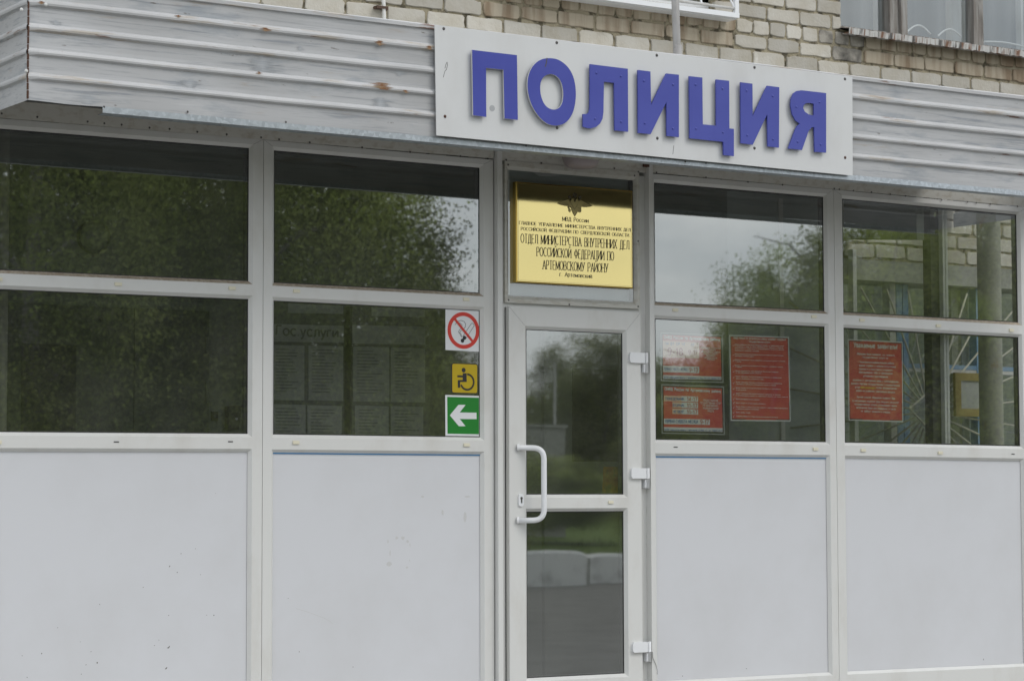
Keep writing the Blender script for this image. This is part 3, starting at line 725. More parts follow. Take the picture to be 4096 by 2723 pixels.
# worn and rusty places
M['bare_zinc'] = add_layer(mat('bare_zinc', (.335, .355, .38), .45), (.44, .45, .455), 20, .42, .58, (.2, 1, 6), .9)
M['rust_streak'] = add_layer(mat('rust_streak', (.20, .085, .035), .9), (.36, .27, .17), 25, .45, .6, (.3, 1, 3), .8)
def worn(name, pa, pb, m, rib=False, rows=12):
    rg = random.Random(int(pa[0])); xa, za = U(*pa, YF-.01); xb, zb = U(*pb, YF-.01); xm = (xa+xb)/2; zlo, zhi = min(za, zb), max(za, zb)
    def P(x, z): return (x, YF-(.0172 if rib else .0007)-ripple(x, z), z)
    v = [P(xm, zlo+(zhi-zlo)*i/rows) for i in range(rows+1)]; f = []
    for i in range(rows):
        e = math.sin(math.pi*(i+.5)/rows)**.5; z0, z1 = zlo+(zhi-zlo)*i/rows, zlo+(zhi-zlo)*(i+1)/rows; k = len(v)
        l = xm-(xm-xa)*e*rg.uniform(.25, 1.1); r = xm+(xb-xm)*e*rg.uniform(.25, 1.1)
        zl_, zr_ = z0+(z1-z0)*rg.uniform(.3, .7), z0+(z1-z0)*rg.uniform(.3, .7)
        v += [P((l+xm)/2, z0+(z1-z0)*.12), P(l, zl_), P((l+xm)/2, z1-(z1-z0)*.1), P((r+xm)/2, z0+(z1-z0)*.1), P(r, zr_), P((r+xm)/2, z1-(z1-z0)*.12)]
        f += [(i, i+1, k+2, k+1, k), (i+1, i, k+3, k+4, k+5)]
    mb = MB(); mb.add(v, f); mb.build(name, M[m], CA)
for pa, pb in (((960, 280), (1150, 234)), ((700, 350), (830, 322)), ((270, 408), (440, 386)), ((1450, 424), (1600, 398)), ((190, 96), (262, 84)), ((1560, 300), (1640, 276)), ((1180, 200), (1230, 186)), ((1440, 455), (1520, 436))): worn('worn_patch', pa, pb, 'bare_zinc')
for pa, pb in (((1484, 181), (1545, 168)), ((1692, 198), (1738, 188)), ((1462, 353), (1590, 339)), ((1015, 297), (1052, 290)), ((146, 16), (182, 8)), ((1030, 124), (1090, 116)), ((690, 70), (730, 64)), ((1600, 372), (1640, 364))): worn('rust_patch', pa, pb, 'rust_streak', True, 6)

# supporting columns
def column(name, pxa, pxb, y, label, m, square=False):
    xa, xb = U(pxa, 1500, y)[0], U(pxb, 1500, y)[0]; xm = (xa+xb)/2; th = math.atan2(xm, y-CAM_Y); r = (xb-xa)/2*math.cos(th)
    if square: r = (xb-xa)/2/(1+math.tan(th))/.8
    c = MB()
    if square: c.box(xm-r*.8, xm+r*.8, y-r*.8, y+r*.8, .40, SOF-.003)
    else: c.tube([(xm, y, .40), (xm, y, SOF-.003)], r, 28, caps=False)
    c.box(xm-r*1.5, xm+r*1.5, y-r*1.5, y+r*1.5, .385, .41)
    return c.build(name, M[m], label=label, cat='column')
column('steel_column', -25, 29, .38, 'pale rust-specked column at the far left edge behind the glass', 'column')
column('steel_column', 3914, 4011, .42, 'thick pale round column with rust flecks seen through the rightmost pane', 'column')
column('steel_column', 3698, 3764, .17, 'dark square post seen through the rightmost pane left of the white mullion', 'dark_post', True)

# soffit lamp
yl = -.15; lxm, lz = U(2324, 627, yl); zb_ = U(2324, 676, yl)[1]; rr = (U(2386, 627, yl)[0]-U(2262, 627, yl)[0])/2
la = empty('soffit_lamp', (lxm, yl, lz), 'round milky glass lamp hanging under the canopy over the door', 'lamp')
c = MB(); K = 8; n_ = 28; vs = []; fs = []
for k in range(K+1):
    g_ = k/K*math.pi/2; r_ = rr*(math.cos(g_)**.45 if k < K else 0); z_ = lz-(lz-zb_)*math.sin(g_)
    for i in range(n_): a = 2*math.pi*i/n_; vs.append((lxm+max(r_, .001)*math.cos(a), yl+max(r_, .001)*math.sin(a), z_))
for k in range(K):
    for i in range(n_): fs.append((k*n_+(i+1) % n_, k*n_+i, (k+1)*n_+i, (k+1)*n_+(i+1) % n_))
c.add(vs, fs, smooth=True); c.build('glass_dome', M['lamp'], la)
c = MB(); c.tube([(lxm, yl, lz), (lxm, yl, lz+.018)], rr*1.06, 28); c.tube([(lxm, yl, lz+.018), (lxm, yl, SOF-.002)], .05, 14); c.build('base', M['pvc_old'], la)

# ------------------------------------------------------------------ sign
YB = YF-.032
SG = empty('police_sign', (8.2, YB, 3.4), 'big white sign board with raised blue letters across the canopy front', 'sign')
cor = [U(1739, 100, YB), U(3409.6, 307.8, YB), U(3411, 703, YB), U(1746, 542, YB)]
xl_ = (cor[0][0]+cor[3][0])/2; xr_ = (cor[1][0]+cor[2][0])/2
b = MB(); b.prism([(cor[3][0], cor[3][1]), (cor[2][0], cor[2][1]), (cor[1][0], cor[1][1]), (cor[0][0], cor[0][1])], YB, YB+.005)
b.build('board', M['board'], SG)
O1, O2, O3 = (1000, 0, .4663), (2000, 0, .4663), (2996, 0, .4663)
YLt = YB-.024
def s32(pts): return [((p[0]*.4663+2996-2000)/.4663, p[1]) for p in pts]
letters = [
 ('p', O1, [(1905,430),(2290,475),(2298,1030),(2183,1018),(2174,600),(2025,585),(2027,1005),(1914,990)], [], [], 1),
 ('o', O2, [(420,498),(500,510),(570,560),(615,622),(642,700),(653,800),(645,900),(622,980),(582,1040),(532,1072),(465,1082),(400,1062),(340,1010),(290,940),(255,860),(236,770),(236,690),(252,620),(287,558),(345,512)],
  [(435,632),(490,655),(525,700),(542,770),(543,840),(530,900),(500,935),(455,945),(405,925),(370,880),(350,820),(343,755),(350,700),(375,655)], [], 1),
 ('l', O2, [(773,552),(1097,592),(1100,1132),(985,1120),(980,713),(892,703),(888,960),(880,1020),(860,1060),(825,1090),(780,1103),(745,1100),(714,1088),(712,980),(740,980),(760,970),(769,945),(772,900)], [], [(828,628),(1037,655),(816,1020),(1038,1045)], 0),
 ('i', O2, [(1183,602),(1291,615),(1296,905),(1427,632),(1535,643),(1535,1178),(1432,1167),(1428,878),(1293,1152),(1186,1142)], [], [(1235,695),(1483,727),(1242,1058),(1483,1103)], 0),
 ('c', O2, [(1624,655),(1736,667),(1740,1068),(1856,1080),(1854,683),(1966,695),(1968,1103),(2007,1107),(2007,1340),(1919,1332),(1917,1218),(1628,1188)], [], [(1677,728),(1909,762),(1681,1104),(1912,1136)], 0),
 ('i', O2, [(2065,707),(2166,720),(2168,1000)]+s32([(157,737),(260,750),(257,1268),(162,1258),(157,982),(33,1243)])+[(2067,1230)], [], [(2115,778),(2122,1163)]+s32([(203,826),(206,1196)]), 0),
 ('y', O3, [(662,800),(662,1311),(565,1303),(560,1092),(538,1094),(512,1125),(455,1288),(337,1275),(400,1110),(412,1085),(437,1062),(400,1035),(372,980),(358,910),(362,850),(380,805),(410,782),(450,776)],
  [(557,892),(557,993),(515,985),(480,960),(465,930),(470,903),(490,887),(520,885)], [(606,878),(407,918),(417,1217),(615,1240)], 0)]
def smooth_loop(p, it=1):
    for _ in range(it):
        q = []
        for i in range(len(p)):
            a, b2 = p[i], p[(i+1) % len(p)]
            q += [(a[0]*.75+b2[0]*.25, a[1]*.75+b2[1]*.25), (a[0]*.25+b2[0]*.75, a[1]*.25+b2[1]*.75)]
        p = q
    return p
for nm, off, outl, hole, riv, edge in letters:
    if nm == 'o': outl = smooth_loop(outl, 2); hole = smooth_loop(hole, 2)
    b = MB(); b.prism(pxpoly(outl, YLt, off), YLt, YLt+.009, holes=[pxpoly(hole, YLt, off)] if hole else [], m=0, mside=1)
    lo = b.build('letter', [M['blue'], M['edge'] if edge else M['blue']], SG)
    if riv: screws(riv, YLt, lo, r=.007, matn='blue', off=off, name='rivet')
    sp_ = riv if riv else ([(1960,520),(2240,560),(1968,930),(2240,980)] if nm == 'p' else [(350,600),(560,650),(330,930),(560,980)])
    for q in sp_:                                     # stand-offs between letter and board
        x, z = U(off[0]+q[0]*.4663, off[1]+q[1]*.4663, YLt+.009); b = MB(); b.tube([(x, YLt+.009, z), (x, YB-.0002, z)], .009, 10, caps=False); b.build('standoff', M['edge'], lo)
for pts, off, mm in (([(1662, 248)], O1, 'screw'), ([(487, 368), (1345, 476), (2183, 580), (490, 1098), (1350, 1187), (2183, 1272)], O2, 'screw'), ([(823, 679)], O3, 'screw'), ([(1673, 1000)], O1, 'rust'), ([(825, 1353)], O3, 'rust')):
    screws(pts, YB, SG, r=.0085, matn=mm, off=off)
b = MB(); x, z = U(1000+2077*.4663, 930*.4663, YB); b.disc(x, z, .0155, YB-.001, YB, 16); b.build('patch', M['patch'], SG)
b = MB()
for pts in ([(1690, 535), (1694, 560), (1684, 600), (1672, 612), (1664, 640), (1658, 665)], [(1690, 535), (1678, 560), (1672, 590)]):
    strip(b, pxpoly(pts, YB, O1), .0012, .0012, lambda p: (p[0], YB-.0006, p[1]))
strip(b, pxpoly([(403, 500), (398, 540), (388, 575)], YLt, O2), .003, .003, lambda p: (p[0], YLt-.0006, p[1]))
strip(b, pxpoly([(1490, 1250), (1482, 1325)], YB, O2), .0012, .0012, lambda p: (p[0], YB-.0006, p[1]))
b.build('scratch', M['screw'], SG)

# ------------------------------------------------------------------ pole and cable on the wall
yp = -.35
x0, z0 = U(2709, 232, yp); x1, z1 = U(2701, 0, yp); k = 3.2
fp = empty('flag_pole', (x0, yp, 3.9), 'grey painted metal pole rising behind the sign board', 'pole')
c = MB(); c.tube([(x0, yp, z0-.1), (x0, yp, z0), (x0+(x1-x0)*k, yp, z0+(z1-z0)*k)], .0215, 18); c.build('shaft', M['steel_grey'], fp)
c = MB(); c.tube([(x0+.0015, yp, 3.9), (x0+.0015, yp, U(2709, 182, yp)[1])], .0245, 18); c.build('socket', M['steel_grey'], fp)
yc = YW-.03; x0, z0 = U(1537, 82, yc); x1, z1 = U(1535, 0, yc)
cb = empty('cable_conduit', (x0, yc, 3.9), 'thin white cable conduit running down the bricks left of the sign', 'conduit')
c = MB(); c.tube([(x0, yc, 3.9), (x0, yc, z0), (x1-.002, yc, z1), (x1-.006, yc, z1+.9)], .0115, 12); c.build('pipe', M['cable'], cb)
c = MB(); q = pxpoly([(1508, 22), (1553, 28), (1553, 42), (1545, 42), (1545, 36), (1508, 33)], yc-.014); c.prism(q[::-1], yc-.016, yc+.03); c.build('clamp', M['clamp'], cb)

# ------------------------------------------------------------------ glazed entrance front
GF = empty('glazed_entrance_front', (7.5, .03, .4), 'white plastic framed glazed entrance front of four windows and a door', 'entrance front')
BW, BD = .017, .018      # glazing bead width and depth
def bead_ring(mb, x0, x1, z0, z1, dusty=False):
    o = [(x0-BW, 0, z0-BW), (x1+BW, 0, z0-BW), (x1+BW, 0, z1+BW), (x0-BW, 0, z1+BW)]
    i = [(x0, BD, z0), (x1, BD, z0), (x1, BD, z1), (x0, BD, z1)]
    for k in range(4):
        a, b2 = k, (k+1) % 4
        mb.quad(o[a], o[b2], i[b2], i[a], m=1 if (dusty and k == 0) else 0)
def spacer_ring(mb, x0, x1, z0, z1):
    t = .006
    for a, b2, c_, d in ((x0-t, x0+.004, z0, z1), (x1-.004, x1+t, z0, z1), (x0, x1, z0-t, z0+.004), (x0, x1, z1-.004, z1+t)):
        mb.box(a, b2, BD+.0005, BD+.006, c_, d)
    for a, b2, c_, d in ((x0-.014, x0+.001, z0, z1), (x1-.013, x1+.014, z0, z1), (x0+.001, x1-.013, z0-.014, z0+.008), (x0+.001, x1-.013, z1-.008, z1+.014)):
        mb.box(a, b2, BD+.012, BD+.034, c_, d, m=1)
def unit(x0, x1, gx0, gx1, caps, slots, film, tilt=0, pivot=0, lift=0, label=None, specks=()):
    xf = None
    if tilt: xf = lambda v: (v.x, v.y, v.z+tilt*(v.x-pivot)+lift)
    zt, zb_ = Z1+.047, .42
    root = empty('window', ((x0+x1)/2, 0, zb_), parent=GF, label=None)
    if label: root['label'] = label
    f_ = MB(); f_.xf = xf
    f_.box(x0, gx0-BW, 0, .068, zb_, zt); f_.box(gx1+BW, x1, 0, .068, zb_, zt)
    for a, b2 in ((Z1+BW, zt), (Z3+BW, Z2-BW), (Z5+BW, Z4-BW), (zb_, Z6-BW)):
        f_.box(gx0-BW, gx1+BW, 0, .068, a, b2)
    for zl, zh, du in ((Z2, Z1, True), (Z4, Z3, False), (Z6, Z5, False)): bead_ring(f_, gx0, gx1, zl, zh, du)
    # dust lying along the lower bead and thin mitre seams at the corners
    for xm in (gx0-BW, gx1+BW):
        sgn = -1 if xm < gx0 else 1; xo = x0 if sgn < 0 else x1; d = abs(xo-xm)
        f_.add([(xm, -.0003, Z1+BW), (xo, -.0003, Z1+BW+min(d, zt-Z1-BW)), (xo, -.0003, Z1+BW+min(d, zt-Z1-BW)+.0012), (xm, -.0003, Z1+BW+.0012)], [(0, 1, 2, 3)], 2)
    f_.build('frame', [M['pvc'], M['dust'], M['spacer']], root)
    sp = MB(); sp.xf = xf
    for zl, zh in ((Z2, Z1), (Z4, Z3)): spacer_ring(sp, gx0, gx1, zl, zh)
    sp.build('gasket', [M['rubber'], M['spacer']], root)
    for zl, zh in ((Z2, Z1), (Z4, Z3)):
        p_ = MB(); p_.xf = xf; p_.quad((gx0-.004, BD+.003, zl-.004), (gx1+.004, BD+.003, zl-.004), (gx1+.004, BD+.003, zh+.004), (gx0-.004, BD+.003, zh+.004)); p_.build('pane', M['glass'], root)
    p_ = MB(); p_.xf = xf; p_.box(gx0-.003, gx1+.003, BD+.003, BD+.03, Z6-.004, Z5+.004, m=0)
    for (px, py, w, h, a) in specks:
        sx, sz = U(px, py, BD+.003); n_ = 7; ca, sa = math.cos(a), math.sin(a)
        pp = [(random.uniform(.7, 1.2)*w*math.cos(2*math.pi*i/n_), random.uniform(.7, 1.2)*h*math.sin(2*math.pi*i/n_)) for i in range(n_)]
        p_.add([(sx+u*ca-v*sa, BD+.0025, sz+u*sa+v*ca) for u, v in pp], [tuple(range(n_))], 1)
    if film and gx0 < 7:
        for px, py, w, h in ((1587, 2150, .010, .008), (1612, 2150, .011, .009), (1630, 2164, .010, .008), (1552, 2165, .004, .010), (1638, 2240, .004, .005), (1556, 2255, .016, .013), (1628, 2268, .008, .006), (1560, 2210, .004, .016), (1640, 2178, .003, .012), (1860, 2065, .010, .03), (1770, 2050, .008, .016), (1690, 1985, .012, .006), (1870, 1985, .02, .005)):
            sx, sz = U(px, py, BD+.003); p_.add([(sx+w*random.uniform(.7, 1.2)*math.cos(2*math.pi*i/9), BD+.0027, sz+h*random.uniform(.7, 1.2)*math.sin(2*math.pi*i/9)) for i in range(9)], [tuple(range(9))], 2)
        strip(p_, pxpoly([(1184, 2432), (1225, 2444), (1265, 2458), (1300, 2472), (1320, 2483), (1330, 2493)], BD+.003), .0011, .0011, lambda p: (p[0], BD+.0026, p[1]), 2)
    p_.build('lower_panel', [M['panel'], M['speck'], M['smudge']], root)
    if film:
        p_ = MB(); p_.xf = xf; p_.box(gx0, gx1, BD-.001, BD+.002, Z5-.005, Z5+.001); p_.build('film_edge', M['film'], root)
    for px, py in caps:
        x, z = U(px, py, 0); c = MB(); c.xf = xf; w, h = .0185, .0085
        c.box(x-w, x+w, -.007, .0, z-h, z+h); c.build('drain_cap', M['cream'], root)
    for px, py in slots:
        x, z = U(px, py, 0); c = MB(); c.xf = xf; c.box(x-.0135, x+.0135, -.0012, .0, z-.0028, z+.0028); c.build('drain_slot', M['black'], root)
    return root
gAr, gBl, gBr, gCl, gCr, gDl, gDr = 5.471, 5.615, 6.854, 8.019, 9.257, 9.404, 10.829
xAB = U(1051.5, 1400)[0]; xCD = U(3342, 1400)[0]
spA = [(842/2359*1900, 1723+670*.8054, .006, .0022, .9), (880*.8054, 1723+700*.8054, .003, .003, 0), (899*.8054, 1723+607*.8054, .003, .002, .5), (970*.8054, 1723+583*.8054, .002, .002, 0), (711*.8054, 1723+773*.8054, .003, .0017, .8), (495*.8054, 1723+856*.8054, .0022, .0022, 0),
       (838*.8054, 1723+913*.8054, .003, .002, .4), (1026*.8054, 1723+913*.8054, .003, .0015, 0), (1062*.8054, 1723+914*.8054, .0035, .0035, 0), (839*.8054, 1723+1070*.8054, .008, .0025, .9), (835*.8054, 1723+1074*.8054, .006, .002, 0), (825*.8054, 1723+1175*.8054, .008, .0034, .8), (483*.8054, 1723+1146*.8054, .004, .005, 0),
       (207*.8054, 1723+1098*.8054, .003, .003, 0), (110*.8054, 1723+1108*.8054, .002, .002, 0), (427*.8054, 1723+1155*.8054, .003, .002, .7), (452*.8054, 1723+1090*.8054, .0025, .002, 0), (767*.8054, 1723+1062*.8054, .003, .0015, .5), (789*.8054, 1723+1035*.8054, .002, .002, 0), (399*.8054, 1723+1041*.8054, .002, .0015, 0), (286*.8054, 1723+970*.8054, .0018, .0018, 0), (996*.8054, 1723+712*.8054, .002, .002, 0), (135*.8054, 1723+1215*.8054, .003, .002, 0), (404*.8054, 1723+1201*.8054, .0022, .002, 0), (1070*.8054, 1723+309*.8054, .0015, .0015, 0)]
spB = [(1431*.8054, 1723+830*.8054, .002, .002, 0), (1486*.8054, 1723+1095*.8054, .002, .003, 0), (1753*.8054, 1723+1170*.8054, .0025, .0025, 0)]
spC = [(2596+613*.6359, 1800+1372*.6359, .005, .0016, -.4), (2596+211*.6359, 1800+1418*.6359, .002, .004, 0)]
spD = [(2596+2104*.6359, 1800+1307*.6359, .0025, .005, 0), (2596+1366*.6359, 1800+1422*.6359, .005, .002, 0)]
unit(4.05, xAB-.0015, 4.13, gAr, [(472, 1134), (927.5, 1153), (-6, 1111), (-10, 1762)], [(465.5, 1764), (922, 1766)], False, tilt=.006, pivot=gAr, lift=.001, label='leftmost window, dark door and call panel behind its glass', specks=spA)
unit(xAB+.0015, U(1974, 1400)[0], gBl, gBr, [(1185, 1164), (1863.5, 1197), (1183, 1769), (1865.5, 1778.5)], [], True, label='window with three stickers and notice boards behind', specks=spB)
unit(U(2604, 1400)[0], xCD-.0015, gCl, gCr, [(2700, 1239.5), (3255, 1266), (3261, 1795)], [(2702.5, 1787.5)], True, label='window with three red posters', specks=spC)
unit(xCD+.0015, gDr+.07, gDl, gDr, [(3447, 1279), (3752, 1299.5), (4044, 1315.5), (3452, 1799), (3760, 1807)], [(4052, 1810)], False, tilt=-.0055, pivot=gDl, lift=-.001, label='rightmost window with one red poster', specks=spD)
# blue film line at the foot of the right panel
# head strip with screws
zs0, zs1 = Z1+.0475, 3.525
hs = MB()
xp1, xp2 = U(1974, 640)[0], U(2604, 700)[0]
def hstrip(x0, x1, tilt=0, pv=0):
    n_ = 16; vs = []
    for i in range(n_+1):
        x = x0+(x1-x0)*i/n_; w = .002*math.sin(x*9)
        vs += [(x, -.004, zs0+tilt*(x-pv)), (x, -.010+w, (zs0+zs1)/2), (x, -.013-w, zs1)]
    fs = []
    for i in range(n_): a = 3*i; fs += [(a, a+3, a+4, a+1), (a+1, a+4, a+5, a+2)]
    m_ = MB(); m_.add(vs, fs, smooth=True); return m_.build('head_strip', M['pvc_old'], GF)
h1 = hstrip(4.05, xp1-.002, .004, xAB) ; h2 = hstrip(xp1+.03, xp2-.01); h3 = hstrip(xp2+.001, gDr+.07, -.003, gDl)
screws([(15, 975), (320, 1005), (752, 1045), (895, 1060), (1043, 1071), (1283, 1097), (1455, 1108), (1693, 1133), (1945, 1155), (2240, 1181)], -.007, h1, off=(0, 0, .4663))
screws([(250, 1198), (513, 1224), (962, 1266), (1373, 1305), (1806, 1341), (2041, 1362)], -.007, h1, off=(1000, 0, .4663))
screws([(302, 97), (640, 127), (938, 180), (1345, 178), (1578, 212)], -.008, h2, off=(1900, 600, .4145))
screws([(65, 195), (490, 237), (850, 275), (1147, 300), (1592, 333), (1636, 339)], -.007, h3, off=(2596, 600, .4656))
screws([(253, 350), (408, 362), (569, 381), (700, 395), (1012, 430), (1232, 446), (1308, 454), (1430, 465), (1662, 485)], -.007, h3, off=(3296, 600, .4657))
# connector posts either side of the door
b = MB(); xa, xb = U(1992, 1500, -.032)[0], U(2011, 1500, -.032)[0]; b.box(xa, xb, -.032, .068, .42, U(2005, 598, -.032)[1]); b.build('post', M['pvc'], GF)
b = MB(); xc_, xd_ = U(2601, 1500, -.033)[0], U(2617, 1500, -.033)[0]; b.box(xc_, xd_, -.033, .068, .42, U(2600, 655, -.033)[1]); b.build('post', M['pvc'], GF)
b = MB(); b.box(U(2577, 640, -.03)[0], U(2596, 640, -.03)[0], -.034, -.014, U(2585, 668, -.03)[1], SOF-.05); b.build('bracket', M['rust'], GF)
# fixed frame round the door
yd = .012
b = MB(); b.box(xb+.0005, U(2040, 1500, yd)[0], yd, .068, .42, Z1+.03); b.box(U(2556, 1500, yd)[0], xc_-.0005, yd, .068, .42, Z1+.03)
b.box(U(2040, 1500, yd)[0]+.0005, U(2556, 1500, yd)[0]-.0005, yd+.001, .068, U(2300, 1238, yd)[1]-.04, U(2300, 1205, yd)[1]); b.build('door_frame', M['pvc'], GF)
# transom light over the door with its screwed-on frame
yt = -.008
tr = empty('transom_window', (7.4, yt, 2.7), parent=GF)
Ot = (1900, 600, .4145)
oc = pxpoly([(288, 105), (1588, 215), (1590, 1530), (290, 1475)], yt, Ot); ic = pxpoly([(318, 193), (1525, 293), (1532, 1462), (325, 1412)], yt+.012, Ot)
ox0, ox1 = (oc[0][0]+oc[3][0])/2, (oc[1][0]+oc[2][0])/2; oz0, oz1 = (oc[2][1]+oc[3][1])/2, (oc[0][1]+oc[1][1])/2
ix0, ix1 = (ic[0][0]+ic[3][0])/2, (ic[1][0]+ic[2][0])/2; iz0, iz1 = (ic[2][1]+ic[3][1])/2, (ic[0][1]+ic[1][1])/2
f_ = MB(); t = .018
f_.box(ox0, ix0-t, yt, .01, oz0, oz1); f_.box(ix1+t, ox1, yt, .01, oz0, oz1); f_.box(ix0-t, ix1+t, yt, .01, iz1+t, oz1); f_.box(ix0-t, ix1+t, yt, .01, oz0, iz0-t)
o = [(ix0-t, yt, iz0-t), (ix1+t, yt, iz0-t), (ix1+t, yt, iz1+t), (ix0-t, yt, iz1+t)]; i_ = [(ix0, yt+.014, iz0), (ix1, yt+.014, iz0), (ix1, yt+.014, iz1), (ix0, yt+.014, iz1)]
for k in range(4): f_.quad(o[k], o[(k+1) % 4], i_[(k+1) % 4], i_[k])
f_.build('frame', M['pvc_old'], tr)
f_ = MB(); f_.quad((ix0-.004, yt+.016, iz0-.004), (ix1+.004, yt+.016, iz0-.004), (ix1+.004, yt+.016, iz1+.004), (ix0-.004, yt+.016, iz1+.004)); f_.build('pane', M['transom_glass'], tr)
f_ = MB(); f_.box(ix0-.02, ix1+.02, yt+.05, yt+.06, iz0-.02, iz1+.02); f_.build('backing_panel', M['plaster_light'], tr)
f_ = MB(); f_.box(ix0, ix1, yt+.018, yt+.024, iz0-.002, iz0+.006); f_.box(ix1-.012, ix1+.003, yt+.018, yt+.04, iz0, iz1); f_.build('gasket', M['spacer'], tr)
screws([(320, 143), (1540, 248), (325, 1447), (910, 1492), (1575, 1510), (1575, 880)], yt, tr, off=Ot)

# ------------------------------------------------------------------ door
YD = -.022
DR = empty('entrance_door', (7.42, YD, .45), parent=GF, label='white glazed door with a bent white pull handle')
Od = (1900, 1200, .5102)
dx0, dx1 = U(2037, 1800, YD)[0], U(2565, 1800, YD)[0]
dzt = (U(2037, 1227, YD)[1]+U(2563, 1248, YD)[1])/2
hx0, hx1 = U(2105, 1800, YD+BD)[0], U(2492, 1800, YD+BD)[0]
hz1 = (U(2103, 1318, YD+BD)[1]+U(2489, 1331, YD+BD)[1])/2; hz2 = U(2300, 1977, YD+BD)[1]; hz3 = U(2300, 2044, YD+BD)[1]; hz4 = (U(2109, 2714, YD+BD)[1]+U(2498, 2688, YD+BD)[1])/2
f_ = MB()
def atY(mb_before, mb): pass
f_.xf = lambda v: (v.x, v.y+YD, v.z)
f_.box(dx0, hx0-BW, 0, .06, .45, dzt); f_.box(hx1+BW, dx1, 0, .06, .45, dzt)
for a, b2 in ((hz1+BW, dzt), (hz3+BW, hz2-BW), (.45, hz4-BW)): f_.box(hx0-BW, hx1+BW, 0, .06, a, b2)
for zl, zh in ((hz2, hz1), (hz4, hz3)): bead_ring(f_, hx0, hx1, zl, zh)
# fine mitre seams
for (xa, za, xb_, zb2) in ((dx0, dzt, hx0-BW, hz1+BW), (dx1, dzt, hx1+BW, hz1+BW)):
    f_.add([(xa, -.0003, za), (xb_, -.0003, zb2), (xb_, -.0003, zb2-.0014), (xa, -.0003, za-.0014)], [(0, 1, 2, 3)], 1)
f_.build('leaf_frame', [M['pvc'], M['spacer']], DR)
sp = MB(); sp.xf = f_.xf
for zl, zh in ((hz2, hz1), (hz4, hz3)): spacer_ring(sp, hx0, hx1, zl, zh)
sp.build('gasket', [M['rubber'], M['spacer']], DR)
for zl, zh in ((hz2, hz1), (hz4, hz3)):
    p_ = MB(); p_.xf = f_.xf; p_.quad((hx0-.004, BD+.003, zl-.004), (hx1+.004, BD+.003, zl-.004), (hx1+.004, BD+.003, zh+.004), (hx0-.004, BD+.003, zh+.004)); p_.build('pane', M['glass'], DR)
b = MB(); b.box(dx0-.006, dx0+.002, YD+.035, .012, .45, dzt-.004); b.build('seal', M['rubber'], DR)
# pull handle
yh = YD-.085
x0, z0 = U(2069, 1790, YD); x1, z1 = U(2068, 2081, YD); xh, _z = U(2176, 1935, yh)
pa = Vector((x0, YD, z0)); pb = Vector((xh, yh, z0-.002)); pc = Vector((xh, yh, z1+.002)); pd = Vector((x1, YD, z1))
def fillet(a, b2, c_, r, n_=8):
    u, v = (a-b2).normalized(), (c_-b2).normalized(); p1, p2 = b2+u*r, b2+v*r
    return [p1*(1-t_)**2+b2*2*t_*(1-t_)+p2*t_*t_ for t_ in [i/n_ for i in range(n_+1)]]
path = [pa]+fillet(pa, pb, pc, .06)+fillet(pb, pc, pd, .06)+[pd]
hd = MB(); hd.tube(path, .0152, 18)
for q in (pa, pd):
    d_ = (pb-pa).normalized() if q is pa else (pc-pd).normalized()
    hd.tube([q+Vector((0, 0, 0)), q+d_*.012], .0195, 18)
hd.build('handle', M['bright_paint'], DR)
lk = MB(); xk, zk = U(2082, 1999, YD); w_, h_ = .0165, .034
lk.prism([(xk-w_+.016*0+w_*(1-math.cos(a)) if False else xk+w_*math.copysign(abs(math.cos(a))**.6, math.cos(a)), zk+h_*math.copysign(abs(math.sin(a))**.45, math.sin(a))) for a in [2*math.pi*i/28 for i in range(28)]], YD-.009, YD)
lk.disc(xk+.001, zk+.010, .0075, YD-.0105, YD-.009, 12, m=1); lk.box(xk-.003, xk+.005, YD-.0105, YD-.009, zk-.016, zk+.004, m=1)
lk.build('lock_plate', [M['bright_paint'], M['screw']], DR)
for (hxp, hyt) in ((2520, 1408), (2526, 1871), (2532, 2567)):
    yhg = YD-.016; xa, za = U(hxp, hyt, yhg); xb_, _ = U(hxp+60, hyt, yhg); zb2 = U(hxp, hyt+42, yhg)[1]
    hgm = MB(); n_ = 6
    ol = [(xa+.008, za), (xb_, za-.001), (xb_, zb2), (xa+.008, zb2), (xa, zb2+.012), (xa, za-.012)]
    hgm.prism(ol[::-1], yhg, YD)
    xp_ = U(hxp+66, hyt, yhg)[0]
    hgm.tube([((xb_+xp_)/2+.008, yhg+.004, zb2), ((xb_+xp_)/2+.008, yhg+.004, za)], .0095, 14)
    hgm.tube([((xb_+xp_)/2+.008, yhg+.004, zb2-.0025), ((xb_+xp_)/2+.008, yhg+.004, zb2-.054)], .0095, 14)
    hgm.box(xb_-.004, xp_+.002, yhg+.006, YD+.03, zb2-.052, zb2-.006)
    hgm.build('hinge', M['bright_paint'], DR)
x, z = U(2442, 2007.5, YD); c = MB(); c.box(x-.0165, x+.0165, YD-.007, YD, z-.0075, z+.0075); c.build('drain_cap', M['cream'], DR)
# wire curling from the lowest hinge
b = MB(); pts = [U(1900+q[0]*.525, 1900+q[1]*.525, -.036) for q in ((1352, 1345), (1354, 1385), (1366, 1415), (1380, 1445), (1388, 1485), (1388, 1515))]
b.tube([(p[0], -.036, p[1]) for p in pts], .0012, 5); b.build('loose_wire', M['screw'], GF)

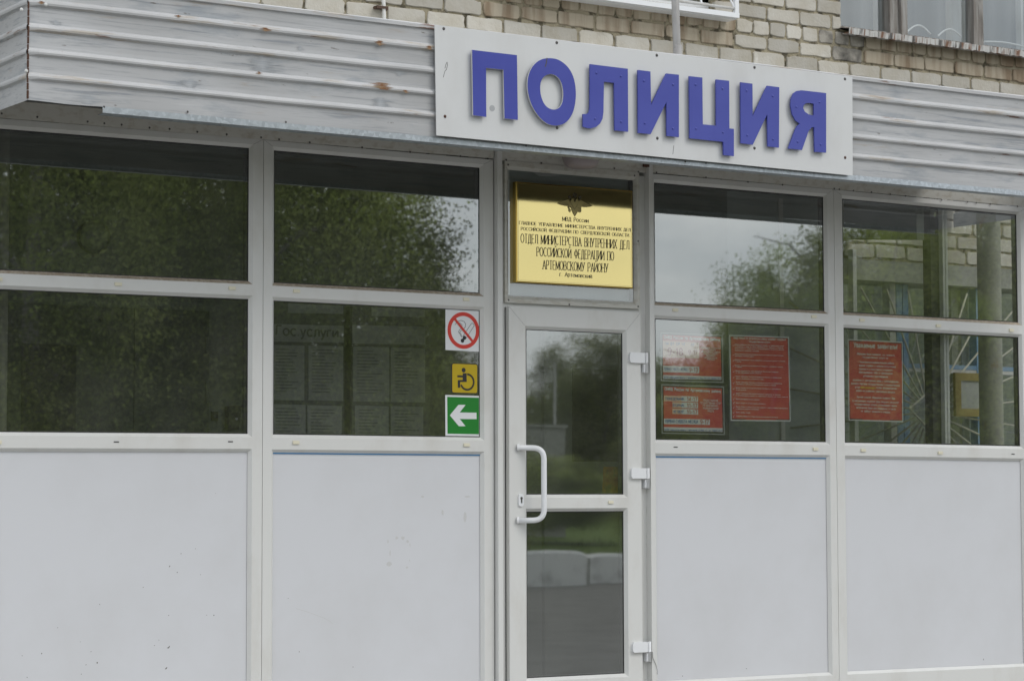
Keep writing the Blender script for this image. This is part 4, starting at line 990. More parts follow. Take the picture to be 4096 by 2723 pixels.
# right-hand glazed side of the porch
XS = XV+.03
xm0, xm1 = U(3769, 1500, .12)[0], U(3789, 1500, .12)[0]
b = MB(); b.box(xm0, (xm0+xm1)/2-.003, .10, .16, .42, SOF-.1); b.box((xm0+xm1)/2+.003, xm1, .10, .155, .42, SOF-.1); b.build('side_frame', M['pvc'], GF)
b = MB(); b.box(XS-.03, XS+.0, .70, YW-.003, .42, 3.189); b.box(XS-.03, XS, .069, .699, .42, 1.0); b.build('side_frame', M['pvc'], GF)
b = MB(); b.box(XS-.06, XS, .069, YW-.003, 3.19, SOF-.004)
b.v = [(v[0], v[1], 3.255 if (v[2] < 3.2 and v[1] > .5) else v[2]) for v in b.v]; b.build('side_beam', M['plaster'], GF)  # dark wall grey stands in for shade on the beam's unlit inner side
b = MB(); b.quad((XS-.015, .07, 1.0), (XS-.015, .70, 1.0), (XS-.015, .70, 3.19), (XS-.015, .07, 3.19)); b.build('side_pane', M['side_glass'], GF)
b = MB(); b.box(4.05, 4.10, .069, YW-.003, .42, SOF-.003); b.build('side_frame', M['pvc'], GF)
b = MB(); b.box(4.05, gDr+.07, -.03, .35, .385, .419); b.build('threshold', M['concrete'], GF)

# ------------------------------------------------------------------ stickers on the glass
ys = BD+.0015
Os = (1770, 1220, .3441)
st = empty('no_smoking_sign', U(1853, 1312, ys)[0:1]+(ys,)+(U(1853, 1410, ys)[1],), 'square white no smoking sticker with red ring in the window corner', 'sticker')
def sq(pts, y, off):
    q_ = pxpoly(pts, y, off); return [q_[3], q_[2], q_[1], q_[0]]
b = MB(); b.prism(sq([(35, 42), (450, 65), (448, 543), (35, 521)], ys, Os), ys, ys+.001); b.build('backing', M['stick_white'], st)
cxs, czs = U(1770+242*.3441, 1220+295*.3441, ys); R0 = (U(1770+242*.3441, 1220+82*.3441, ys)[1]-U(1770+242*.3441, 1220+508*.3441, ys)[1])/2; xs0 = U(1770+58*.3441, 1321, ys)[0]; xs1 = U(1770+427*.3441, 1321, ys)[0]; RX = (xs1-xs0)/2; cxs = (xs0+xs1)/2
b = MB(); y2 = ys-.0006
for pts in ([(235, 365), (335, 215), (350, 212), (364, 224), (368, 240), (275, 385)], [(145, 228), (175, 190), (215, 178), (250, 190), (270, 220), (265, 255), (240, 285), (210, 300), (200, 320), (222, 345), (225, 368)], [(175, 205), (205, 210), (228, 230), (225, 262), (195, 290), (185, 315), (205, 335), (212, 360), (228, 375)]):
    strip(b, pxpoly(pts, y2, Os), .0012, .0012, lambda p: (p[0], y2, p[1]))
for (u, v, r_) in ((232, 413, 22), (255, 380, 22)):
    x, z = U(1770+u*.3441, 1220+v*.3441, y2); b.disc(x, z, r_*.3441/9671*14.2, y2-.0003*(r_+u % 3)*.05, None, 14)
b.build('cigarette', M['stick_black'], st)
b = MB(); y3 = ys-.0010; n_ = 48
ro = [(cxs+RX*math.cos(2*math.pi*i/n_), czs+R0*math.sin(2*math.pi*i/n_)) for i in range(n_)]
ri = [(cxs+RX*.79*math.cos(2*math.pi*i/n_), czs+R0*.79*math.sin(2*math.pi*i/n_)) for i in range(n_)]
b.prism(ro, y3, ys-.0005, holes=[ri]); sa_ = pxpoly([(136, 175), (152, 152), (356, 408), (340, 432)], y3, Os); b.prism(sa_[::-1], y3-.0003, None); b.build('red_ring', M['stick_red'], st)
wc = empty('wheelchair_sticker', (U(1859, 1510, ys)[0], ys, U(1859, 1575, ys)[1]), 'yellow wheelchair access sticker with black border between white and green signs', 'sticker')
def rrect(q, r):
    out = []
    for i in range(4):
        p, a, c_ = Vector(q[i]), Vector(q[i-1]), Vector(q[(i+1) % 4])
        out += [tuple(v) for v in fillet(p+(a-p), p, p+(c_-p), r, 5)]
    return out
q = sq([(105, 670), (411, 682), (411, 1032), (105, 1024)], ys, Os)
b = MB(); b.prism(rrect(q, .014), ys, ys+.001); b.build('border', M['stick_black'], wc)
b = MB(); b.prism(rrect(inset(q, .0045), .011), ys-.0006, ys+.0002); b.build('backing', M['stick_yellow'], wc)
b = MB(); y4 = ys-.0011
x, z = U(1770+246*.3441, 1220+755*.3441, y4); b.disc(x, z, .0125, y4, None, 18)
for pts in ([(235, 792), (280, 790), (282, 893), (235, 893)], [(172, 815), (236, 817), (236, 840), (172, 838)], [(178, 870), (236, 870), (236, 893), (205, 893), (205, 960), (178, 960)]):
    qq = pxpoly(pts, y4, Os); b.prism(qq[::-1], y4-.0001*(len(b.f) % 5), None)
wcx, wcz = U(1770+286*.3441, 1220+893*.3441, y4); wr = .0415
b.xf = None
strip(b, [(wcx+wr*math.cos(a), wcz+wr*math.sin(a)) for a in [math.radians(90-270*i/24+0) for i in range(0, 25)]][:23], .005, .005, lambda p: (p[0], y4-.0008, p[1]))
b.build('wheelchair_symbol', M['stick_black'], wc)
ar = empty('arrow_sign', (U(1852, 1660, ys)[0], ys, U(1852, 1742, ys)[1]), 'green sticker with a white arrow pointing left above the lower rail', 'sticker')
q = sq([(32, 1043), (445, 1055), (445, 1523), (35, 1518)], ys, Os)
b = MB(); b.prism(q, ys, ys+.001); b.build('border', M['stick_white'], ar)
b = MB(); b.prism(sq([(55, 1065), (422, 1076), (422, 1500), (58, 1493)], ys, Os), ys-.0006, ys); b.build('backing', M['stick_green'], ar)
b = MB(); q = pxpoly([(85, 1280), (185, 1158), (268, 1158), (200, 1247), (395, 1249), (397, 1324), (200, 1322), (268, 1406), (190, 1406)], ys-.0011, Os); b.prism(q[::-1], ys-.0011, None); b.build('arrow', M['stick_white'], ar)

# ------------------------------------------------------------------ brass plaque
yq = yt-.018
pq = empty('brass_plaque', (7.42, yq, 2.85), 'polished brass plaque with eagle and engraved words over the door', 'plaque')
q = pxpoly([(400, 308), (1519, 391), (1531, 1334), (397, 1279)], yq, Ot)
x0, x1 = (q[0][0]+q[3][0])/2, (q[1][0]+q[2][0])/2; z0, z1 = (q[2][1]+q[3][1])/2, (q[0][1]+q[1][1])/2
b = MB(); e = .007
b.box(x0, x1, yq+.004, yt+.0155, z0, z1, m=1)
o = [(x0, yq+.004, z0), (x1, yq+.004, z0), (x1, yq+.004, z1), (x0, yq+.004, z1)]; i_ = [(x0+e, yq, z0+e), (x1-e, yq, z0+e), (x1-e, yq, z1-e), (x0+e, yq, z1-e)]
for k in range(4): b.quad(o[k], o[(k+1) % 4], i_[(k+1) % 4], i_[k], m=1)
nx_ = 10
b.quad(i_[0], i_[1], i_[2], i_[3], m=0); b.build('plate', [M['brass'], M['brass_dark']], pq)
b = MB(); yl_ = yq-.0006
e2 = .0125
strip(b, [(x0+e2, z0+e2), (x1-e2, z0+e2), (x1-e2, z1-e2*.9), (x0+e2, z1-e2*.9), (x0+e2, z0+e2)], .0006, .0006, lambda p: (p[0], yl_, p[1]))
b.build('border_line', M['emblem'], pq)
for s_, Lp, Rp, h_, pen_, thin_ in (
    ('МВД России', (845, 683), (1095, 700), 38, .085, .055),
    ('ГЛАВНОЕ УПРАВЛЕНИЕ МИНИСТЕРСТВА ВНУТРЕННИХ ДЕЛ', (427, 717), (1500, 787), 30, .085, .055),
    ('РОССИЙСКОЙ ФЕДЕРАЦИИ ПО СВЕРДЛОВСКОЙ ОБЛАСТИ', (445, 774), (1485, 838), 30, .085, .055),
    ('ОТДЕЛ МИНИСТЕРСТВА ВНУТРЕННИХ ДЕЛ', (443, 893), (1487, 958), 85, .088, .032),
    ('РОССИЙСКОЙ ФЕДЕРАЦИИ ПО', (597, 1022), (1340, 1066), 85, .088, .032),
    ('АРТЕМОВСКОМУ РАЙОНУ', (655, 1148), (1283, 1182), 85, .088, .032),
    ('г. Артемовский', (818, 1215), (1128, 1236), 38, .085, .055)):
    b = MB(); text(b, s_, Lp, Rp, h_, yl_, pen=pen_, thin=thin_, serif=True, off=Ot); b.build('engraved_line', M['engrave'], pq)
Oe = (2190, 740, .0975)
def flat(mb, pts, y, m=None): mb.prism(pxpoly(pts, y, Oe)[::-1] if True else pts, y, None, m=m)
b = MB()
flat(b, [(390,755),(720,630),(860,590),(930,650),(965,720),(1000,960),(850,860),(780,870),(690,855),(560,825),(480,800)], yl_)
flat(b, [(1240,960),(1290,740),(1320,660),(1400,625),(1500,670),(1640,765),(1840,860),(1750,895),(1620,910),(1500,915),(1380,900)], yl_)
flat(b, [(940,690),(1010,560),(1060,590),(1120,720),(1180,600),(1230,570),(1310,680),(1270,960),(1225,1120),(1120,1285),(1020,1100),(980,1040),(955,900)], yl_-.0003)
flat(b, [(810,870),(870,880),(930,990),(960,1050),(930,1140),(850,1060),(860,1010)], yl_-.0004); flat(b, [(1240,940),(1390,900),(1390,1100),(1320,1140),(1225,1100)], yl_-.0004)
b.build('eagle_emblem', M['emblem'], pq)
b = MB()
for u, v, r_ in ((905, 500, 68), (1330, 520, 72), (1065, 395, 45), (1175, 400, 45), (1120, 340, 35)):
    x, z = U(2190+u*.0975, 740+v*.0975, yl_-.0006); b.disc(x, z, r_*.0975/9671*13.9, yl_-.0006-.0001*(u % 7), None, 12)
flat(b, [(1030,380),(1210,385),(1180,500),(1120,540),(1060,490)], yl_-.0014)
for pts in ([(960, 560), (930, 640)], [(1000, 450), (1125, 690)], [(1230, 470), (1130, 690)], [(1330, 590), (1260, 660)], [(860, 590), (980, 760)], [(400, 755), (720, 630), (860, 590)], [(1840, 860), (1640, 760), (1400, 625)], [(560, 825), (840, 760)], [(480, 800), (800, 700)], [(690, 855), (880, 800)], [(1750, 895), (1480, 770)], [(1620, 910), (1420, 820)], [(850, 860), (1000, 960)], [(1020, 1090), (1120, 1285), (1225, 1120)], [(860, 880), (960, 1050)], [(1250, 940), (1370, 980)], [(1260, 1050), (1380, 1060)], [(985, 780), (1110, 1010), (1240, 790)]):
    strip(b, pxpoly(pts, yl_-.0009, Oe), .0009, .0009, lambda p: (p[0], yl_-.0009-.0001*(len(b.f) % 9), p[1]))
b.build('eagle_lines', M['engrave'], pq)

# ------------------------------------------------------------------ posters behind the glass
yP = BD+.05
def poster(name, label, off, red, white=None):
    r = empty(name, (U(off[0]+red[0][0]*off[2], off[1]+red[0][1]*off[2], yP)[0]+.12, yP, U(off[0]+red[2][0]*off[2], off[1]+red[2][1]*off[2], yP)[1]), label, 'poster')
    return r
def panel_px(par, name, pts, y, off, m, t=.0008):
    b_ = MB(); b_.prism(sq(pts, y, off), y, y+t); return b_.build(name, M[m], par)
Op = (2640, 1320, .2616)
def hours(red, label, frame):
    r = poster('opening_hours_poster', label, Op, red)
    panel_px(r, 'dark_holder', frame[0], yP+.004, Op, 'black', .003)
    b_ = MB(); q_ = sq(frame[1], yP+.003, Op); b_.prism(q_, yP+.003, yP+.0075, holes=[inset(q_, .006)]); b_.build('holder_edge', M['greypaper'], r)
    panel_px(r, 'red_sheet', red, yP, Op, 'red', .003)
    return r
p1 = hours([(42, 70), (925, 108), (940, 762), (50, 745)], 'upper red opening hours poster reading 9-18 behind glass right of the door', ([(25, 45), (945, 85), (962, 800), (32, 775)], [(10, 35), (955, 75), (970, 805), (15, 780)]))
p2 = hours([(55, 862), (945, 895), (958, 1557), (60, 1540)], 'lower red opening hours poster reading 14-17 behind glass right of the door', ([(35, 835), (965, 868), (980, 1590), (40, 1570)], [(22, 825), (978, 860), (990, 1600), (28, 1580)]))
def words(par, y, off, lines, m, pen=.10, name='words'):
    b_ = MB()
    for s_, Lp, Rp, h_ in lines: text(b_, s_, Lp, Rp, h_, y, pen=pen, off=off)
    b_.build(name, M[m], par)
y1, y2_ = yP-.0015, yP-.003
for pts, m_ in (([(45, 160), (598, 190), (598, 432), (46, 416)], 'beige'), ([(48, 543), (600, 560), (600, 656), (48, 640)], 'paper'), ([(50, 685), (938, 712), (939, 761), (50, 744)], 'paper')): panel_px(p1, 'light_field', pts, y1, Op, m_)
words(p1, y2_, Op, [('ОМВД России по Артемовскому району', (62, 128), (912, 165), 42)], 'paper', .12)
words(p1, y2_, Op, [('ПН ВТ СР ЧТ', (78, 220), (385, 233), 34), ('ПТ', (478, 243), (528, 245), 34), ('ПЕРВАЯ СУББОТА МЕСЯЦА', (65, 611), (420, 620), 36), ('623780, Свердловская область, г. Артемовский, ул. Мира, 15А, тел.: (34363) 2-15-41', (60, 731), (932, 753), 24)], 'ink')
words(p1, y2_, Op, [('9-18', (122, 382), (345, 388), 108), ('9-17', (437, 370), (572, 374), 64), ('9-13', (450, 634), (575, 637), 62)], 'redink', .08)
words(p1, y2_, Op, [('ПРЕДОСТАВЛЕНИЕ ГОСУДАРСТВЕННЫХ', (625, 280), (925, 292), 22), ('УСЛУГ И ВЫДАЧА', (700, 310), (850, 316), 22), ('СПРАВОК О НАЛИЧИИ СУДИМОСТИ', (635, 338), (918, 350), 22), ('И ФАКТА УГОЛОВНОГО', (670, 368), (880, 376), 22), ('ПРЕСЛЕДОВАНИЯ', (708, 398), (842, 404), 22), ('ДАКТИЛОСКОПИЧЕСКАЯ', (682, 430), (872, 438), 22), ('РЕГИСТРАЦИЯ', (722, 460), (832, 466), 22)], 'cream_ink')
for pts, m_ in (([(330, 1007), (582, 1015), (582, 1097), (330, 1091)], 'paper'), ([(330, 1102), (582, 1110), (582, 1194), (330, 1188)], 'paper'), ([(330, 1202), (583, 1210), (583, 1292), (330, 1284)], 'paper'),
    ([(62, 1000), (328, 1007), (328, 1091), (62, 1083)], 'beige'), ([(190, 1098), (328, 1102), (328, 1188), (190, 1184)], 'beige'), ([(190, 1198), (328, 1202), (328, 1284), (190, 1280)], 'beige'), ([(60, 1350), (763, 1365), (763, 1447), (60, 1434)], 'paper'), ([(60, 1480), (957, 1498), (958, 1556), (60, 1539)], 'paper')): panel_px(p2, 'light_field', pts, y1, Op, m_)
words(p2, y2_, Op, [('ОМВД России по Артемовскому району', (75, 918), (930, 955), 42)], 'paper', .12)
words(p2, y2_, Op, [('ПОНЕДЕЛЬНИК', (90, 1063), (370, 1071), 36), ('ВТОРНИК', (200, 1164), (370, 1169), 36), ('ЧЕТВЕРГ', (205, 1262), (368, 1266), 36), ('ПЕРВАЯ СУББОТА МЕСЯЦА', (85, 1412), (582, 1420), 44), ('623780, Свердловская область, г. Артемовский, ул. Мира, 15А, тел.: (34363) 2-15-41', (68, 1532), (950, 1550), 26)], 'ink')
words(p2, y2_, Op, [('14-17', (415, 1082), (568, 1087), 60), ('11-17', (415, 1180), (568, 1184), 60), ('11-17', (415, 1280), (568, 1284), 60), ('9-17', (620, 1432), (742, 1435), 62)], 'redink', .09)
words(p2, y2_, Op, [('ПРЕДОСТАВЛЕНИЕ', (662, 1085), (886, 1092), 28), ('ГОСУДАРСТВЕННЫХ УСЛУГ', (612, 1125), (935, 1133), 28), ('ПО ЛИЦЕНЗИОННО-', (658, 1165), (890, 1171), 28), ('РАЗРЕШИТЕЛЬНОЙ', (660, 1206), (892, 1214), 28), ('РАБОТЕ', (730, 1250), (825, 1253), 28)], 'cream_ink')
O3p = (2900, 1320, .2424)
def bordered(name, label, off, oc_):
    r = poster(name, label, off, oc_); q_ = sq(oc_, yP, off)
    b_ = MB(); b_.prism(q_, yP+.001, yP+.004); b_.build('white_border', M['paper'], r)
    b_ = MB(); qi = inset(q_, .0075); b_.prism(qi, yP, yP+.0008); b_.build('red_sheet', M['red'], r)
    b_ = MB()
    for i in range(4):
        p = Vector(qi[i])
        for j, fr_ in ((i-1, .30), ((i+1) % 4, .30)):
            d = Vector(qi[j])-p; e_ = p+d*fr_*(.8 if abs(d.x) > abs(d.y) else .75)
            cc = sum((Vector(v) for v in qi), Vector((0, 0)))/4; n2 = (cc-p); nn = Vector((0, math.copysign(.004, n2.y))) if abs(d.x) > abs(d.y) else Vector((math.copysign(.004, n2.x), 0))
            pl = [p, e_, e_+nn, p+nn]
            a2 = sum(pl[k].x*pl[(k+1) % 4].y-pl[(k+1) % 4].x*pl[k].y for k in range(4))
            if a2 < 0: pl = pl[::-1]
            b_.add([(v.x, yP-.0006-.0003*(j != i-1), v.y) for v in pl], [(0, 1, 2, 3)])
    b_.build('holder_corner', M['black'], r)
    return r
p3 = bordered('services_poster', 'tall red services poster with ticked list, right of the two opening hours posters', O3p, [(72, 78), (1055, 112), (1085, 1505), (97, 1495)])
words(p3, y2_, O3p, [('ОМВД России по Артемовскому району оказывает следующие', (140, 143), (1000, 172), 30), ('государственные услуги:', (400, 203), (748, 213), 30)], 'cream_ink', .13)
T1 = 'Выдача гражданину Российской Федерации лицензии на приобретение'
bl = [(165,240,970,T1+' оружия'),(165,270,962,'и патронов к нему, а также разрешения на хранение и ношение'),(165,300,970,'охотничьего и спортивного огнестрельного оружия и оружия'),(165,335,558,'ограниченного поражения и патронов'),
 (168,398,965,T1+' газовых пистолетов,'),(168,428,475,'револьверов, сигнального оружия'),(170,490,988,'Выдача юридическим лицам разрешения на хранение оружия и патронов'),(172,518,265,'к оружию'),(172,585,950,'Выдача лицензии на приобретение наградного, служебного оружия'),(175,610,272,'и патронов'),
 (175,672,878,'Выдача юридическому лицу разрешения Российской Федерации'),(178,702,595,'на транспортирование оружия и патронов'),(178,765,930,T1),(178,800,635,'оружия самообороны и патронов к нему'),(180,860,940,T1),(180,892,840,'спортивного и охотничьего огнестрельного оружия и патронов'),
 (180,952,915,'Выдача лицензии на частную детективную деятельность и удостоверения'),(182,985,350,'частного детектива'),(182,1045,915,'Выдача гражданину Российской Федерации разрешения на хранение'),(182,1078,1035,'и использование оружия на территории объекта, на право ношения'),(182,1138,565,'Выдача удостоверения частного охранника'),
 (182,1203,665,'Выдача лицензии на частную охранную деятельность'),(184,1265,1030,'Выдача справок о наличии (отсутствии) судимости и факта уголовного преследования'),(184,1298,560,'и прекращении уголовного преследования'),(184,1358,420,'Выдача архивных справок'),(186,1420,872,'Проведение добровольной государственной дактилоскопической регистрации')]
words(p3, y2_, O3p, [(t_, (a, b_+4), (c_, b_+4+(c_-a)*.034), 17) for a, b_, c_, t_ in bl], 'cream_ink', .12)
words(p3, y2_, O3p, [('√', (130+i*.02*0, y_), (158, y_+1), 30) for i, y_ in enumerate((262, 420, 512, 604, 698, 790, 885, 980, 1072, 1150, 1212, 1288, 1370, 1432))], 'cream_ink', .10, name='tick')
O4p = (3380, 1340, .2296)
p4 = bordered('applicants_poster', 'tall red poster addressed to applicants in the rightmost window', O4p, [(50, 68), (1005, 115), (1015, 1515), (65, 1485)])
words(p4, y2_, O4p, [('Уважаемые заявители!', (155, 205), (910, 248), 78)], 'cream_ink', .12)
ln = [(205,330,860,'Обращаем Ваше внимание, что получить'),(305,388,755,'государственные услуги по:'),(225,470,860,'- лицензионно-разрешительной работе,'),(215,530,880,'- выдаче справок о наличии (отсутствии)'),(245,592,825,'судимости и (или) факта уголовного'),(245,650,828,'преследования либо о прекращении'),(320,715,752,'уголовного преследования,'),
 (140,785,928,'возможно в электронном виде с использованием'),(108,845,955,'единого портала государственных и муниципальных'),(175,910,265,'услуг'),(550,921,895,'путем формирования'),(192,970,875,'заявки на указанном электронном ресурсе.'),(205,1080,870,'Данный способ обращения позволит Вам'),(135,1145,935,'в максимально короткий срок получить результат'),(165,1205,905,'государственной услуги, оптимизирует время,'),(195,1265,880,'затраченное Вами для обращения, а также'),(280,1325,790,'не требует ожидания в очереди.')]
words(p4, y2_, O4p, [(t_, (a, b_+8), (c_, b_+8+(c_-a)*.045), 32) for a, b_, c_, t_ in ln], 'cream_ink', .12)
words(p4, y2_, O4p, [('www.gosuslugi.ru', (272, 922), (540, 934), 32)], 'yellow_ink', .12)

# ------------------------------------------------------------------ things behind the left panes
yI = YW-.02
sd = empty('steel_inner_door', (4.9, yI, .4), 'dark double-leaf steel door behind the leftmost lower pane', 'door')
def rect_px(x0, y0, x1, y1, y):
    a = U(x0, y0, y); b2 = U(x1, y1, y); return a[0], b2[0], b2[1], a[1]
b = MB(); xa, xb, _, zt = rect_px(-60, 1172, 888, 1217, yI); zt = U(450, 1196, yI)[1]
b.box(xa, xb, yI-.01, YW-.002, .41, zt); b.build('jamb', M['plaster'], sd)
xs_, xr2 = U(527, 1500, yI)[0], U(826, 1500, yI)[0]; ztl = zt-.045
b = MB(); b.box(xa+.02, xs_-.002, yI-.03, yI-.011, .41, ztl); b.build('leaf', M['door_dark'], sd)
b = MB(); b.box(xs_+.002, xr2, yI-.03, yI-.011, .41, ztl); b.build('leaf', M['door_dark'], sd)
b = MB(); x0, x1, z0, z1 = rect_px(87, 1373, 301, 1760, yI-.03); b.box(x0, x1, yI-.034, yI-.0305, z0-.4, z1); b.build('window_pane', M['black'], sd)
for y0_, y1_ in ((1345, 1416), (1516, 1610)):
    x0, x1, z0, z1 = rect_px(823, y0_, 834, y1_, yI-.03); b = MB(); b.tube([((x0+x1)/2, yI-.035, z0), ((x0+x1)/2, yI-.035, z1)], .008, 10); b.build('hinge', M['plaster'], sd)
b = MB(); x, z = U(405, 1278, yI-.04); b.disc(x, z, .012, yI-.034, yI-.0305, 14); b.build('peephole', M['black'], sd)
cp = empty('call_panel', (5.9, yI, 1.9), 'dark wedge-shaped call panel with bright button beside the steel door', 'call panel')
b = MB(); q = pxpoly([(916, 1623), (968, 1621), (956, 1716), (914, 1714)], yI-.03); b.prism(q[::-1], yI-.03, YW-.001); b.build('case', M['black'], cp)
b = MB(); x, z = U(946, 1675, yI-.031); b.disc(x, z, .007, yI-.034, yI-.03, 12); b.build('button', M['pvc'], cp)
bx = empty('wall_switch', (5.7, yI, 1.9), 'small dark push switch on the wall left of the call panel', 'switch')
b = MB(); x0, x1, z0, z1 = rect_px(847, 1645, 872, 1683, yI-.02); b.box(x0, x1, yI-.02, YW-.001, z0, z1); b.build('case', M['black'], bx)
b = MB(); b.disc((x0+x1)/2, (z0+z1)/2, .008, yI-.024, yI-.02, 12); b.build('button', M['spacer'], bx)
cl = empty('round_wall_lamp', (4.8, yI, 2.9), 'dim round bulkhead lamp behind the leftmost upper pane', 'lamp')
b = MB(); x, z = U(382, 946, yI-.03); b.disc(x, z, .085, yI-.03, YW-.001, 28); b.build('base', M['door_dark'], cl); b = MB(); b.dome(x, z, yI-.03, .072, .03, 24); b.build('cover', M['plaster'], cl)
# notice boards
yN = .62
On = (1000, 1150, .4782)
def nboard(label, x0p, x1p):
    r = empty('notice_board', ((U(x0p, 1500, yN)[0]+U(x1p, 1500, yN)[0])/2, yN, 1.2), label, 'notice board')
    b_ = MB(); b_.box(U(x0p, 1500, yN)[0], U(x1p, 1500, yN)[0], yN, yN+.02, 1.2, U(1400, 1190, yN)[1]); b_.build('board', M['greyink'], r); return r
n1 = nboard('dark notice board headed in Cyrillic behind the sticker window', 1040, 1376)
n2 = nboard('second dark notice board with a blank header behind the sticker window', 1408, 1716)
def sheet_px(par, x0, y0, x1, y1, m='greypaper', name='paper'):
    b_ = MB(); b_.prism(sq([(x0, y0), (x1, y0+(x1-x0)*.026), (x1, y1+(x1-x0)*.018), (x0, y1)], yN-.004, On), yN-.004, yN); return b_.build(name, M[m], par)
sheet_px(n1, 318, 115, 780, 212); sheet_px(n1, 150, 303, 785, 450, name='header')
b = MB(); text(b, 'Гос.услуги', (222, 395), (735, 415), 78, yN-.006, pen=.10, off=On); b.build('header_words', M['greyink'], n1)
sheet_px(n2, 1017, 150, 1465, 240); sheet_px(n2, 858, 312, 1467, 468, name='header')
def para(par, x0, y0, w, n_, step, seedn):
    rg = random.Random(seedn); b_ = MB()
    for i in range(n_):
        yy = y0+i*step; f1 = rg.uniform(.45, 1)
        a = U(On[0]+x0*On[2], On[1]+yy*On[2], yN-.006); c_ = U(On[0]+(x0+w*f1)*On[2], On[1]+(yy+w*f1*.02)*On[2], yN-.006)
        b_.add([(a[0], yN-.006, a[1]), (c_[0], yN-.006, c_[1]), (c_[0], yN-.006, c_[1]+.004), (a[0], yN-.006, a[1]+.004)], [(0, 1, 2, 3)])
    b_.build('print_lines', M['greyink'], par)
for par, x0, y0, x1, y1, sd_ in ((n1, 150, 478, 455, 938, 1), (n1, 490, 483, 780, 942, 2), (n2, 865, 492, 1165, 950, 3), (n2, 1180, 500, 1465, 955, 4), (n1, 150, 972, 465, 1290, 5), (n1, 480, 982, 768, 1290, 6), (n2, 880, 985, 1160, 1290, 7), (n2, 1180, 990, 1450, 1290, 8)):
    sheet_px(par, x0, y0, x1, y1); para(par, max(x0+30, 215), y0+40, (x1-max(x0+30, 215))*.85, int((y1-y0-60)/27), 27, sd_)
# inner door and a coloured leaflet seen through the entrance door
b = MB(); yz = YW-.03
ind = empty('inner_door', (8.1, yz, .4), 'dark inner door with a glazed upper half behind the entrance door', 'door')
x0, x1, z0, z1 = rect_px(2175, 1300, 2560, 1900, yz)
b.box(x0, x1, yz, YW-.001, .41, U(2350, 1250, yz)[1]); b.build('leaf', M['plaster'], ind)
b = MB(); q = pxpoly([(2290, 1470), (2470, 1480), (2470, 1845), (2290, 1845)], yz-.004); b.prism(q[::-1], yz-.004, yz-.0005); b.build('pane', M['black'], ind)
lf = empty('leaflet', (8.2, .4, 1.7), 'red and yellow leaflet low behind the upper pane of the entrance door', 'leaflet')
b = MB(); yf = .4; q = pxpoly([(2414, 1866), (2480, 1866), (2480, 2000), (2408, 2000)], yf); b.prism(q[::-1], yf, yf+.002); b.build('sheet', M['leaflet'], lf)

# ================================================================== what stands across the yard (mirrored in the glass)
def mirror(px, py, V):
    x, z = U(px, py, V); return x, -V, z
def leaf_mesh(name, n, clumps, size, mats, R_, H_, hang=.5, seed=1):
    """crown of leaf-sized quads, radius R_ and height H_ metres"""
    rg = np.random.default_rng(seed)
    u = rg.normal(size=(clumps, 3)); u /= np.linalg.norm(u, axis=1)[:, None]
    rad = rg.uniform(.25, 1, clumps)**.5
    c = u*rad[:, None]; c[:, 2] = c[:, 2]*.5+.5
    taper = 1-.45*np.clip(c[:, 2]-.45, 0, 1)/.55; c[:, :2] *= taper[:, None]
    idx = rg.integers(0, clumps, n); csz = rg.uniform(.09, .19, clumps)[idx]
    p = c[idx]*np.array([R_, R_, H_])+rg.normal(size=(n, 3))*csz[:, None]*R_*np.array([1, 1, .6])
    dr = rg.random(n)**2*hang; p[:, 2] -= dr
    a = rg.normal(size=(n, 3)); a /= np.linalg.norm(a, axis=1)[:, None]
    b_ = np.cross(a, rg.normal(size=(n, 3))); b_ /= np.linalg.norm(b_, axis=1)[:, None]
    s = size*rg.uniform(.6, 1.3, n)[:, None]
    v = np.stack([p-a*s, p-b_*s*.6, p+a*s, p+b_*s*.6], 1).reshape(-1, 3)
    me = bpy.data.meshes.new(name); me.vertices.add(4*n); me.vertices.foreach_set('co', v.ravel().astype(np.float32))
    me.loops.add(4*n); me.loops.foreach_set('vertex_index', np.arange(4*n, dtype=np.int32))
    me.polygons.add(n); me.polygons.foreach_set('loop_start', np.arange(0, 4*n, 4, dtype=np.int32)); me.update(calc_edges=True)
    at = me.attributes.new('tint', 'FLOAT', 'POINT'); tv = np.clip((rg.random(clumps)**1.3)[idx]*.8+rg.random(n)*.2, 0, 1); at.data.foreach_set('value', np.repeat(tv, 4).astype(np.float32))
    me.materials.append(mats); return me
LM = [leaf_mesh('crown', 130000, 130, .028, M['leaf'], 2.4, 10, 1.3, 1), leaf_mesh('crown', 90000, 90, .026, M['leaf'], 1.8, 6, .8, 2), leaf_mesh('crown', 90000, 80, .025, M['leaf_pale'], 1.8, 6, 1.2, 3)]
LR = [2.4, 1.8, 1.8]; LH = [10, 6, 6]
def tree(name, x, y, base, h, r, kind, label, group, low=.12):
    t = empty(name, (x, y, base), label, 'tree', group)
    o = bpy.data.objects.new('crown', LM[kind]); COL.objects.link(o); o.parent = t; o.location = (0, 0, h*low); o.scale = (r/LR[kind], r/LR[kind], h*(1-low)/LH[kind]); o.rotation_euler = (0, 0, random.uniform(0, 6)); WL[o] = Vector((x, y, base+h*low))
    b_ = MB(); rg = random.Random(int(x*10)+kind); pts = [(x+rg.uniform(-.1, .1)*k_*.4, y+rg.uniform(-.1, .1)*k_*.4, base+h*.95*k_/7) for k_ in range(8)]
    b_.tube(pts, [.14*h/9*(1-k_/7.6) for k_ in range(8)], 8)
    for k_ in range(12):
        i0 = rg.randint(1, 6); p0 = Vector(pts[i0]); a = rg.uniform(0, 6.28); l_ = r*rg.uniform(.4, .85)
        b_.tube([p0, p0+Vector((math.cos(a)*l_*.5, math.sin(a)*l_*.5, l_*.45)), p0+Vector((math.cos(a)*l_, math.sin(a)*l_, l_*.55))], [.04*h/9, .025*h/9, .008], 6)
    b_.build('trunk', M['bark'], t)
